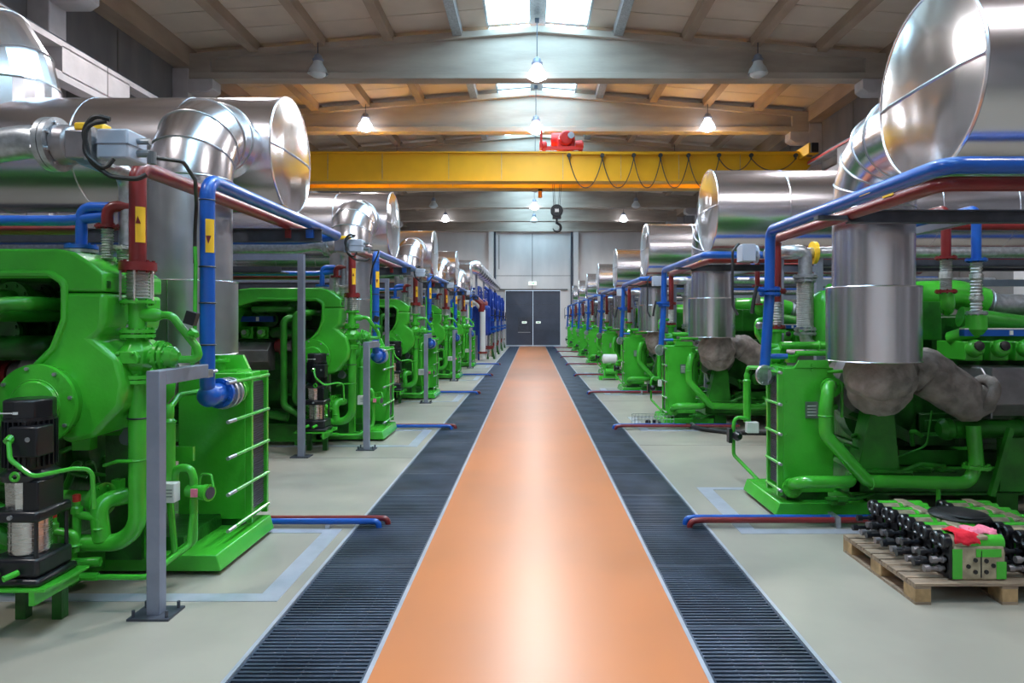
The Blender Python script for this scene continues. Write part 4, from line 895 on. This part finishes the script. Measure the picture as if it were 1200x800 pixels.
# strainer
st = R_(thing('strainer', (2.47, 7.6, .2), 'slim green strainer column with black valve beside the {o} right heat exchanger', 'strainer', 'strainer columns of the right row'))
X, Y = 2.40, 7.62
m = MB(); m.cyl((X,Y,.66), (X,Y,1.12), .042, 16); m.lathe((X,Y,1.12), (0,0,1), [(0,.048),(.02,.03),(.06,.035),(.1,.02)], 14); m.tube([(X,Y,1.2), (X+.0,Y-.02,1.27), (X+.12,Y-.1,1.27)], .022, n=8, bend=.03); m.build('canister', 'green', st)
B(X-.03, X+.10, Y-.1, Y-.02, .55, .67).build('terminal_box', 'white', st, bevel=.006)
m = MB(); m.tube([(X,Y-.03,.70), (X-.14,Y-.03,.72), (X-.16,Y-.03,.62), (X-.16,Y-.03,.30), (X+.04,Y-.35,.06), (X+.3,Y-.4,.08)], .02, bend=.06, n=10); m.build('outlet_tube', 'green', st)
m = MB(); m.lathe((X-.15,Y-.07,.52), (.3,-1,0), [(0,.05),(.05,.055),(.09,.03)], 14); m.box(X-.23, X-.19, Y-.1, Y, .44, .60); m.build('valve', 'black', st, bevel=.006)
# rack beam
pt = R_(thing('pipe_rack', (2.6, 5.45, 2.4), 'dark steel beam carrying the aisle pipes, {o} in the right row', 'pipe rack', 'pipe racks of the right row'))
m = MB(); m.box(2.47, 8.55, 5.30, 5.38, 2.555, 2.565); m.box(2.47, 8.55, 5.30, 5.38, 2.645, 2.655); m.box(2.47, 8.55, 5.33, 5.345, 2.565, 2.645); m.box(2.22, 2.5, 5.30, 5.38, 2.58, 2.61); m.build('channel_beam', 'dsteel', pt)
m = MB(); m.box(3.40, 3.48, 8.16, 8.24, .0, 2.56); m.build('post', 'steel', pt); m = MB(); m.box(3.48, 8.55, 8.16, 8.24, 2.2, 2.28); m.build('cross_beam', 'steel', pt); m = MB(); m.box(3.40, 3.48, 5.38, 8.24, 2.56, 2.62); m.build('tie_beam', 'steel', pt)
m = MB(); m.box(3.5, 8.55, 8.3, 8.6, 2.45, 2.47); m.box(3.5, 8.55, 8.3, 8.31, 2.45, 2.53); m.build('cable_tray', 'dsteel', pt)
# drops onto the engine
for (x, z0, z1, c1, c2, zt, nm) in ((3.82, 2.06, 2.36, 'red', 'red', 2.70, 'red'), (4.10, 1.86, 2.34, 'blue', 'galv', 2.60, 'blue')):
    d = R_(thing(nm+'_drop_pipe', (x, 6.3, z0), 'short %s pipe with steel bellows onto the {o} engine on the right' % nm, 'pipe', nm+' bellows pipes of the right row'))
    m = MB(); m.bellows((x,6.3,z0+.01), (x,6.3,z1), .048, 16, .006); m.cyl((x,6.3,z0+.12),(x,6.3,z0+.16),.058,18); m.cyl((x,6.3,z1-.16),(x,6.3,z1-.12),.058,18); m.build('bellows', 'braid', d)
    m = MB(); m.flange((x,6.3,z1+.01), (0,0,1), .092, .022, 8); m.tube([(x,6.3,z1+.01), (x,6.3,2.82), (x,7.1+x*.1,2.82), (8.5,7.1+x*.1,2.82)] , .042, n=14, bend=.08); m.build('pipe', c1, d)
    m = MB(); m.flange((x,6.3,z0), (0,0,1), .092, .022, 8); m.build('lower_flange', c2, d)
# engine
from mathutils import noise as mnoise
def lumpy(mb, amp=.03, sc=7.0):
    cen = sum(mb.v, Vector())/len(mb.v)
    for i, p in enumerate(mb.v):
        d = mnoise.noise_vector(p*sc)*amp + mnoise.noise_vector(p*sc*2.7)*amp*.45
        mb.v[i] = p + d
    return mb
ge = R_(thing('gas_engine', (5.2, 7.2, 0), 'green gas engine with insulated exhaust and grey manifold, {o} in the right row', 'engine', 'gas engines of the right row'))
m = MB(); m.tube([(3.05,7.0,2.02), (4.35,7.0,2.06), (4.62,7.0,1.98)], .15, bend=.3, n=24); m.build('charge_air_duct', 'green', ge)
m = MB(); m.tube([(4.55,7.0,2.01), (4.75,7.0,1.94), (5.3,7.0,1.93)], .125, bend=.1, n=20); m.torus((4.66,7.0,1.97), (1,0,-.2), .135, .012, 24, 5); m.build('grey_hose', 'galv', ge)
m = MB(); m.lathe((3.02,7.05,1.55), (0,0,1), [(0,.14),(.42,.15),(.50,.12),(.55,.05)], 24); m.build('air_vessel', 'green', ge)
m = MB(); m.box(3.35, 4.05, 6.75, 7.3, 1.60, 1.98); m.box(3.70, 3.715, 6.74, 6.75, 1.60, 1.98); m.build('air_box', 'mgreen', ge, bevel=.012)
m = MB(); m.tube([(3.82,6.3,2.06), (3.84,6.3,1.94), (3.95,6.5,1.90)], .06, bend=.06, n=16); m.build('coolant_elbow', 'green', ge)
m = MB(); m.tube([(4.10,6.3,1.85), (4.10,6.3,1.70), (4.02,6.55,1.62)], .07, bend=.07, n=16); m.lathe((4.10,6.3,1.66), (0,0,1), [(0,.05),(.05,.09),(.18,.09)], 16); m.build('coolant_elbow', 'green', ge)
m = MB(); m.tube([(4.2,6.7,1.83), (4.75,6.6,1.74), (6.5,6.6,1.74)], .10, bend=.2, n=18); m.build('inlet_manifold', 'mgreen', ge)
m = MB(); m.tube([V(3.03,5.95,1.5-.03*k) for k in range(13)], .27, n=40, radii=[.22,.24,.27,.29,.29,.27,.22]); m.sphere((3.06,6.0,1.20), .27, 40, 24, (1,.8,.9)); lumpy(m, .035); m.build('insulated_elbow', 'insul', ge, sharp=3.1)
P0 = [V(3.05,6.02,1.28), V(3.36,6.15,1.36), V(3.52,6.15,1.34), V(3.92,6.12,1.06), V(4.05,6.12,1.10)]; P1 = []
for a, b in zip(P0[:-1], P0[1:]): P1 += [a.lerp(b, k/8) for k in range(8)]
P1.append(P0[-1]); m = MB(); m.tube(P1, .17, bend=.10, n=32, arc=1, radii=[.12,.13,.19,.21,.20,.15,.14]); lumpy(m, .022); m.build('insulated_pipe', 'insul', ge, sharp=3.1)
m = MB(); m.torus((4.02,6.10,1.14), (.9,.1,-.35), .135, .05, 26, 8); m.torus((3.27,6.12,1.34), (1,.2,.2), .11, .03, 20, 6); m.build('insulated_flange', 'insul', ge, sharp=1.2)
m = MB(); m.lathe((3.16,6.45,1.17), (0,1,0), [(0,.27),(.05,.34),(.16,.34),(.2,.2)], 32); m.build('turbocharger', 'manif', ge)
m = MB(); m.prism([(6.05,1.05), (6.16,.93), (6.5,.93), (6.5,1.37), (6.16,1.37), (6.05,1.26)], 4.05, 8.3, 'yz'); m.build('manifold_cover', 'manif', ge, bevel=.012)
m = MB()
for k in range(9): m.cut().box(4.06+k*.47, 4.075+k*.47, 6.04, 6.5, .925, 1.375)
m.build('cover_joint', 'plate', ge)
for k in range(16):
    x = 4.08+k*.235
    m = MB(); m.box(x-.085, x+.085, 6.30, 6.75, 1.42, 1.60); m.lathe((x,6.32,1.53), (0,-1,0.25), [(0,.085),(.06,.08),(.09,.055)], 14); h = m.build('cylinder_head', 'green', ge, bevel=.012)
    m = MB(); m.lathe((x,6.235,1.56), (0,-1,.25), [(0,.045),(.02,.045),(.03,.02)], 10); m.build('spark_plug_cap', 'rubber', h)
m = MB(); m.box(3.98, 8.2, 6.28, 6.36, 1.65, 1.71); r = m.build('wiring_rail', 'blue', ge); m = MB(); m.box(3.98, 8.2, 6.275, 6.36, 1.71, 1.722)
m.cut()
for k in range(14): m.cut().box(4.1+k*.29, 4.13+k*.29, 6.27, 6.28, 1.66, 1.70)
m.build('connector', 'white', r)
m = MB(); m.box(3.4, 8.2, 6.75, 7.85, .50, 1.45); m.box(3.5, 8.2, 6.9, 7.7, 1.45, 1.85); m.build('engine_block', 'dgreen', ge, bevel=.03)
m = MB(); m.lathe((3.42,6.72,.92), (0,-1,0), [(-.2,.36),(0,.36),(.06,.30),(.08,.2)], 32); m.prism([(3.0,.9), (3.6,.62), (4.0,.62), (4.0,.70), (3.65,.70), (3.1,1.0)], 6.45, 6.7); m.build('flywheel_housing', 'dgreen', ge)
for k in range(8):
    x = 4.0+k*.5; m = MB(); m.box(x-.2, x+.2, 6.70, 6.75, .52, .88); m.box(x-.15, x+.15, 6.68, 6.70, .58, .82); m.build('crankcase_door', 'dgreen', ge, bevel=.02)
m = MB(); m.lathe((3.72,6.25,.80), (1,0,0), [(0,.06),(.04,.10),(.10,.10),(.12,.085),(.70,.085),(.72,.10),(.78,.10),(.82,.04)], 22); m.cyl((3.98,6.14,.80), (3.98,6.17,.80), .016, 8); m.build('oil_cooler', 'mgreen', ge)
m = MB(); m.prism([(2.96,.44), (3.34,.44), (3.29,.97), (3.08,.97)], 6.20, 6.42); m.box(2.90, 3.42, 6.12, 6.5, .42, .445); m.build('pedestal', 'mgreen', ge, bevel=.006)
m = MB(); m.cyl((3.10,6.3,.97), (3.10,6.3,1.06), .03, 10); m.cyl((3.20,6.3,.97), (3.20,6.3,1.05), .03, 10); m.box(3.06, 3.28, 6.22, 6.4, .97, 1.0); m.build('spring_mount', 'red', ge)
m = MB(); m.box(2.95, 8.3, 6.30, 6.42, .40, .42); m.box(2.95, 8.3, 6.30, 6.42, .18, .20); m.box(2.95, 8.3, 6.35, 6.37, .20, .40); m.box(2.95, 8.3, 7.8, 7.92, .18, .42); m.box(2.95, 3.05, 6.35, 7.9, .18, .42); m.box(3.5, 4.25, 6.5, 6.7, .42, .56)
for k in range(5): m.box(3.1+k*1.2, 3.3+k*1.2, 6.32, 7.9, 0, .19)
m.build('skid', 'mgreen', ge)
m = MB(); m.box(3.4, 8.1, 6.8, 7.8, .12, .50); m.build('oil_sump', 'dgreen', ge, bevel=.03)
m = MB(); m.obox((4.12,6.0,.55), (.045,.05,.62), (0,.28,0)); m.box(4.15, 4.6, 6.05, 6.1, .28, .75); m.build('side_plate', 'mgreen', ge)
random.seed(5); m = MB()
for k in range(16):
    x = random.uniform(2.9, 4.0); z = random.uniform(.35, .75); y = random.uniform(6.25, 6.6)
    m.tube([(x,y,z), (x+random.uniform(-.25,.25),y-.05,z+random.uniform(-.12,.12)), (x+random.uniform(-.3,.3),y+.1,z-random.uniform(0,.2))], random.choice((.010,.016,.022)), n=8, bend=.04)
m.tube([(3.05,6.2,.42), (3.3,6.15,.42), (3.5,6.15,.50), (3.75,6.2,.47)], .02, n=8, bend=.04); m.tube([(3.38,6.5,.45), (3.7,6.4,.62), (3.75,6.4,.95)], .01, n=6, bend=.1)
m.build('small_piping', 'mgreen', ge, kind='stuff')
m = MB(); m.tube([(2.62,6.1,.20), (2.9,6.1,.20), (3.1,6.2,.22)], .018, n=8); m.cyl((2.72,6.08,.2),(2.80,6.08,.2),.03,10); m.box(2.68,2.8,6.1,6.2,.14,.2); m.build('drain_valve', 'mgreen', ge)
# floor pipes
fr = R_(thing('floor_pipe', (2.2, 5.93, .02), 'red floor pipe running into the grating before the {o} right heat exchanger', 'pipe', 'red floor pipes of the right row'))
MB().tube([(3.4,5.93,.06), (1.47,5.93,.06), (1.37,5.93,.05), (1.37,5.93,-.12)], .026, bend=.08, n=12).build('pipe', 'red', fr)
fb = R_(thing('floor_pipe', (2.2, 6.0, .02), 'blue floor pipe running into the grating before the {o} right heat exchanger', 'pipe', 'blue floor pipes of the right row'))
MB().tube([(3.4,6.01,.06), (1.43,6.01,.06), (1.35,6.01,.05), (1.35,6.01,-.12)], .026, bend=.08, n=12).build('pipe', 'blue', fb)
B(2.62, 2.66, 5.88, 6.05, .0, .10).build('clip', 'galv', fb)
chr2 = channel(1, 1.76, 5.74, 7.32, .15)
for i in range(8):
    for c in chr2:
        if i: o = c.copy(); COL.objects.link(o); o.location = (0, 5.3*i, 0)
km = kidmap(); bl = {t.name: t['label'] for t in RIGHT}
for i in range(1, 8):
    for t in RIGHT:
        yo = 5.27*i
        if t.name.startswith('exhaust') and i == 7 and False: continue
        o = dup(t, (0, yo, 0.0), bl[t.name].replace('{o}', WORD[i]), km)
        if t.name.startswith('exhaust'): o.location.z += .07
for t in RIGHT: t['label'] = bl[t.name].replace('{o}', WORD[0])

# ================================================================== extras
# rising silver stack on the near left duct
sk = thing('silver_stack', (-5.2, 7.20, 3.9), 'silver stack with segmented elbow rising from the near left duct', 'duct')
pth = [V(-5.53, 7.20, 3.86), V(-5.53, 7.20, 4.22), V(-5.58, 7.20, 4.42), V(-5.73, 7.20, 4.66), V(-6.0, 7.20, 4.78), V(-7.4, 7.20, 5.0)]
m = MB(); m.tube(pth, .47, bend=.001, n=30, arc=1); m.build('stack_elbow', 'alu', sk, sharp=.18)
m = MB(); 
for q in (1, 2, 3, 4):
    d = (pth[q+1]-pth[q-1]).normalized(); m.cut().torus(pth[q], d, .475, .008, 36, 5)
m.build('elbow_seam', 'alumatt', sk)
# blue pump station at the far left
def station(Y, word):
    t = thing('pump_station', (-2.6, Y, 0), 'dark blue pump station of pipes and filters, %s at the far left end' % word, 'pump station', 'blue pump stations at the far left')
    m = MB()
    for x in (-3.4, -2.7):
        for dy in (0, 1.6): m.box(x-.04, x+.04, Y+dy-.04, Y+dy+.04, 0, 3.3)
    m.box(-3.44, -2.4, Y-.04, Y+.04, 2.6, 2.68); m.box(-3.44, -2.66, Y+1.56, Y+1.64, 3.2, 3.3); m.box(-3.44, -3.36, Y, Y+1.6, 3.2, 3.3); m.box(-2.74, -2.66, Y, Y+1.6, 3.2, 3.3); m.build('frame', 'dblue', t)
    for k, x in enumerate((-2.85, -2.35)):
        m = MB(); m.cyl((x,Y+.3,1.1), (x,Y+.3,2.3), .16, 16); m.lathe((x,Y+.3,2.3), (0,0,1), [(0,.16),(.1,.12),(.14,.04)], 16); m.flange((x,Y+.3,1.2), (0,0,1), .22, .06, 8); m.flange((x,Y+.3,1.9), (0,0,1), .22, .05, 8); m.build('filter_vessel', 'dblue', t)
    m = MB(); m.tube([(-2.5,Y-.2,.1), (-2.5,Y-.2,2.2), (-2.8,Y-.2,2.6), (-3.4,Y-.2,2.6)], .12, bend=.2, n=16); m.build('riser', 'white', t)
    m = MB(); m.tube([(-2.55,Y-.2,2.15), (-2.55,Y-.2,2.5), (-2.85,Y-.2,2.75)], .15, bend=.15, n=16); m.flange((-2.5,Y-.2,.35), (0,0,1), .2, .08, 8); m.build('valve', 'red', t)
    m = MB(); m.tube([(-2.15,Y+.9,1.4), (-2.15,Y+.9,3.0), (-2.5,Y+.9,3.3)], .07, bend=.2, n=12); m.torus((-2.1,Y+.6,2.5), (1,0,0), .22, .025, 20, 6); m.build('pipe_loop', 'dblue', t)
    m = MB(); m.box(-2.5, -2.1, Y+.7, Y+1.3, 1.25, 1.75); m.build('tank', 'dblue', t, bevel=.03)
    m = MB(); m.flange((-2.25,Y+.9,1.28), (0,0,1), .30, .07, 12, .02); m.cut().flange((-2.25,Y+.9,1.45), (0,0,1), .30, .07, 12, .02); m.cut().flange((-2.25,Y+.9,1.78), (0,0,1), .26, .06, 12, .02); m.build('flange', 'blue', t)
    m = MB(); m.lathe((-2.25,Y+.9,.45), (0,0,1), [(0,.14),(.12,.2),(.16,.2)], 16); m.build('lower_valve', 'red', t)
    m = MB(); m.torus((-2.0,Y+.5,2.0), (1,0,0), .28, .02, 24, 6); m.cyl((-2.3,Y+.5,2.0), (-2.0,Y+.5,2.0), .02, 8); m.bar((-2.0,Y+.22,2.0), (-2.0,Y+.78,2.0), .02); m.build('hand_wheel', 'black', t)
    m = MB(); m.cyl((-2.25,Y+.9,1.75), (-2.25,Y+.9,3.2), .10, 16); m.build('vent_stack', 'dblue', t)
    m = MB(); m.cyl((-2.25,Y+.9,.1), (-2.25,Y+.9,1.2), .13, 16); m.build('sleeve', 'alu', t)
    m = MB(); m.box(-2.06, -1.98, Y+1.2, Y+1.28, 0, 1.9); m.box(-2.6, -1.98, Y+1.2, Y+1.28, 1.82, 1.9); m.build('post', 'galv', t)
    m = MB(); m.prism([(-2.4,0), (-2.3,0), (-2.25,.5), (-2.3,.5)], Y+.8, Y+.9); m.prism([(-2.0,0), (-2.1,0), (-2.2,.5), (-2.12,.5)], Y+.8, Y+.9); m.build('stand', 'dgreen', t)
    for c in kids(t): c.location.x += .32
    return t
for Y, w_ in ((30.4, 'nearest'), (34.6, 'second'), (38.8, 'third'), (42.6, 'farthest')): station(Y, w_)
ld = thing('silver_long_duct', (-2.6, 38, 4.0), 'long silver duct along the far left above the blue pump stations', 'duct')
m = MB(); m.tube([(-5.0,30.2,4.15), (-2.55,30.4,4.15), (-2.4,45.5,4.0)], .30, bend=.3, n=24); m.build('duct_shell', 'alu', ld)
m = MB()
for k in range(12): m.cut().torus((-2.54+.01*k, 31+k*1.2, 4.145-.012*k), (0,1,0), .303, .01, 24, 5)
m.build('band', 'alumatt', ld)
m = MB(); 
for y in (31.2, 36, 41): m.cut().box(-2.6, -2.5, y, y+.1, 0, 3.9)
m.build('support', 'steel', ld)
yb = thing('yellow_post', (-2.0, 44.5, 0), 'small yellow box on a post by the far door', 'post')
B(-2.06, -1.98, 44.5, 44.56, 0, 2.0).build('post', 'galv', yb); B(-2.1, -1.95, 44.45, 44.6, 1.5, 2.1).build('box', 'tag', yb)

# pallet with dismantled cylinder heads
pl = thing('pallet', (2.95, 4.8, 0), 'weathered wooden pallet on the floor at the lower right', 'pallet')
px0, px1, py0, py1 = 2.42, 3.62, 4.31, 5.31
for k in range(9):
    y = py0+k*(py1-py0-.095)/8; 
    B(px0, px1, y, y+.095, .116, .134).build('deck_board', 'wood', pl, bevel=.002)
for x in (px0, (px0+px1)/2-.05, px1-.1):
    B(x, x+.1, py0, py1, .100, .115).build('stringer_board', 'wood', pl)
    B(x, x+.1, py0, py1, 0, .018).build('bottom_board', 'wood', pl)
    for y in (py0, (py0+py1)/2-.07, py1-.14): B(x, x+.1, y, y+.14, .018, .100).build('block', 'woodend', pl, bevel=.003)
def head_unit(x, y, z, first=[None]):
    lab = None
    if first[0] is None:
        t = thing('engine_cylinder_head', (x, y, z), 'x', 'engine part', 'dismantled cylinder heads on the pallet')
        m = MB(); m.cyl((-.15,.048,.235), (-.03,.048,.235), .046, 18); m.v = [p+V(x,y,z) for p in m.v]; m.build('bare_cover', 'tan', t)
        m = MB(); m.prism([(-.15,0), (.19,0), (.19,.17), (.18,.22), (-.14,.22), (-.15,.17)], 0, .17); 
        m.v = [p+V(x,y,z) for p in m.v]; m.build('casting', 'tan', t, bevel=.012)
        m = MB(); 
        for q in (.048, .125): m.cut().cyl((-.03 if q < .1 else -.15,q,.235), (.188,q,.235), .046, 18)
        m.v = [p+V(x,y,z) for p in m.v]; m.build('green_cover', 'green', t)
        m = MB(); m.box(-.152, -.09, -.004, .0, .01, .20); m.cut().box(.13, .192, -.004, 0, .01, .12); m.cut().box(.0,.16,-.004,0,.15,.20); m.v = [p+V(x,y,z) for p in m.v]; m.build('green_face', 'green', t)
        m = MB(); m.box(.0, .08, .0, .17, .255, .285); m.v = [p+V(x,y,z) for p in m.v]; m.build('saddle', 'tan', t, bevel=.01)
        m = MB()
        for (a, b) in ((-.05,.09), (-.005,.13), (-.005,.055), (.065,.125), (.065,.055), (.11,.095)): m.cut().cyl((a,-.006,b), (a,.01,b), .014, 12)
        m.cut().box(.03, .034, -.006, .01, .02, .19); m.v = [p+V(x,y,z) for p in m.v]; m.build('port_hole', 'black', t)
        for k, (yy, zz, L_) in enumerate(((.05,.06,.14), (.12,.075,.17), (.04,.12,.10), (.11,.15,.14))):
            m = MB(); m.cyl((-.15-L_,yy,zz), (-.15,yy,zz), .013, 10); m.cyl((-.15-L_-.015,yy,zz), (-.15-L_+.02,yy,zz), .023, 12); m.cyl((-.17,yy,zz), (-.155,yy,zz), .03, 12); m.cyl((-.15-L_*.5,yy,zz), (-.15-L_*.35,yy,zz), .020, 10)
            m.v = [p+V(x,y,z) for p in m.v]; m.build('valve_stem', 'black' if k % 2 else 'manif', t)
        m = MB(); 
        for q in (.048, .125): m.cyl((-.19,q,.235), (-.15,q,.235), .049, 16); m.torus((-.19,q,.235), (1,0,0), .036, .012, 16, 6)
        m.box(-.17,-.152,.0,.17,.01,.24); m.v = [p+V(x,y,z) for p in m.v]; m.build('black_collar', 'black', t)
        first[0] = t; return t
    o = dup(first[0], V(x,y,z)-ORIG[first[0].name], None, kidmap()); return o
names = []
cols_ = [(2.84, 'left column'), (3.38, 'right column')]
WD = ['nearest', 'second', 'third', 'fourth', 'farthest']
for ci, (x, cn) in enumerate(cols_):
    for k in range(5):
        o = head_unit(x-.015*k+random.uniform(-.01,.01), 4.36+k*.187+ci*.0, .135)
        if ci == 0 and k == 0: o['label'] = 'green and tan cylinder head under the red cloth on the pallet'
        else: o['label'] = 'green and tan cylinder head on the pallet, %s in the %s' % (WD[k], cn)
rg = thing('red_cloth', (2.78, 4.4, .42), 'red cloth rag draped over the nearest cylinder head', 'cloth')
def cloth(x0, x1, y0, y1, z, nx=12, ny=10, amp=.008, drop=.03, seed=1):
    random.seed(seed); m = MB(); vs = []
    for j in range(ny+1):
        for i in range(nx+1):
            x = x0+(x1-x0)*i/nx; y = y0+(y1-y0)*j/ny
            e = max(0, (y0+.05-y)/.05)
            vs.append((x+random.uniform(-.004,.004), y+e*.03, z+amp*math.sin(x*60+y*25)+random.uniform(-.003,.003)-drop*e*2))
    fs = [(j*(nx+1)+i, j*(nx+1)+i+1, (j+1)*(nx+1)+i+1, (j+1)*(nx+1)+i) for j in range(ny) for i in range(nx)]
    return m.add(vs, fs)
o = cloth(2.70, 2.86, 4.325, 4.50, .428).build('cloth', 'rag', rg, sharp=3); o.modifiers.new('s', 'SOLIDIFY').thickness = .006
rg2 = thing('pink_cloth', (3.0, 4.4, .42), 'pink cloth beside the red rag on the nearest cylinder head', 'cloth')
o = cloth(2.82, 3.0, 4.37, 4.52, .438, seed=4, drop=.01).build('cloth', 'pink', rg2, sharp=3); o.modifiers.new('s', 'SOLIDIFY').thickness = .006
bg_ = thing('black_bag', (3.0, 4.85, .42), 'glossy black plastic sheet lying on top of the cylinder heads', 'sheet')
m = MB(); m.sphere((2.99,4.80,.435), .19, 24, 8, (1,.75,.17)); m.torus((3.0,4.80,.43), (0,0,1), .18, .012, 28, 6); m.torus((3.02,4.79,.445), (0.05,0,1), .15, .010, 28, 6); m.build('sheet', 'rubber', bg_)

# small things beside the second right heat exchanger
wt = thing('wire_tray', (2.1, 11.2, 0), 'small wire mesh tray on the floor by the second right heat exchanger', 'tray')
m = MB(); x0, x1, y0, y1 = 1.70, 2.36, 11.35, 11.62
for z in (.02, .08, .14, .20):
    for a, b in (((x0,y0,z),(x1,y0,z)), ((x1,y0,z),(x1,y1,z)), ((x1,y1,z),(x0,y1,z)), ((x0,y1,z),(x0,y0,z))): m.bar(a, b, .006)
for k in range(12): m.bar((x0+(x1-x0)*k/11,y0,.0), (x0+(x1-x0)*k/11,y0,.2), .005); m.bar((x0+(x1-x0)*k/11,y1,.0), (x0+(x1-x0)*k/11,y1,.2), .005)
m.build('mesh', 'galv', wt)
m = MB(); m.sphere((1.95,11.48,.08), .05, 12, 6); m.cyl((2.05,11.45,.02), (2.05,11.45,.12), .03, 10); m.cyl((2.15,11.5,.02), (2.15,11.5,.09), .025, 10); m.build('fitting', 'black', wt)
hs = thing('black_hose', (2.9, 11.4, 0), 'thick black hose on the floor by the second right engine', 'hose')
MB().tube([(2.55,11.3,.06), (2.75,11.0,.04), (3.1,10.7,.035), (4.0,10.6,.035), (4.6,10.7,.035)], .035, bend=.3, n=12).build('hose', 'rubber', hs)
cn = thing('white_canister', (2.2, 21.6, .4), 'white canister on a green stand in front of the fourth right heat exchanger', 'canister')
MB().lathe((2.12,20.6,.62), (1,0,0), [(0,.08),(.03,.14),(.42,.14),(.45,.08)], 20).build('body', 'white', cn)
m = MB(); m.box(2.0, 2.6, 20.4, 20.8, .05, .10); m.box(2.15, 2.5, 20.5, 20.7, .10, .3); m.cyl((2.2,20.45,.25), (2.55,20.45,.25), .09, 12); m.cyl((2.2,20.6,.3),(2.2,20.6,.5),.04,8); m.cyl((2.45,20.6,.3),(2.45,20.6,.5),.04,8); m.box(2.0,2.1,20.4,20.8,0,.05); m.box(2.5,2.6,20.4,20.8,0,.05); m.build('stand', 'green', cn)
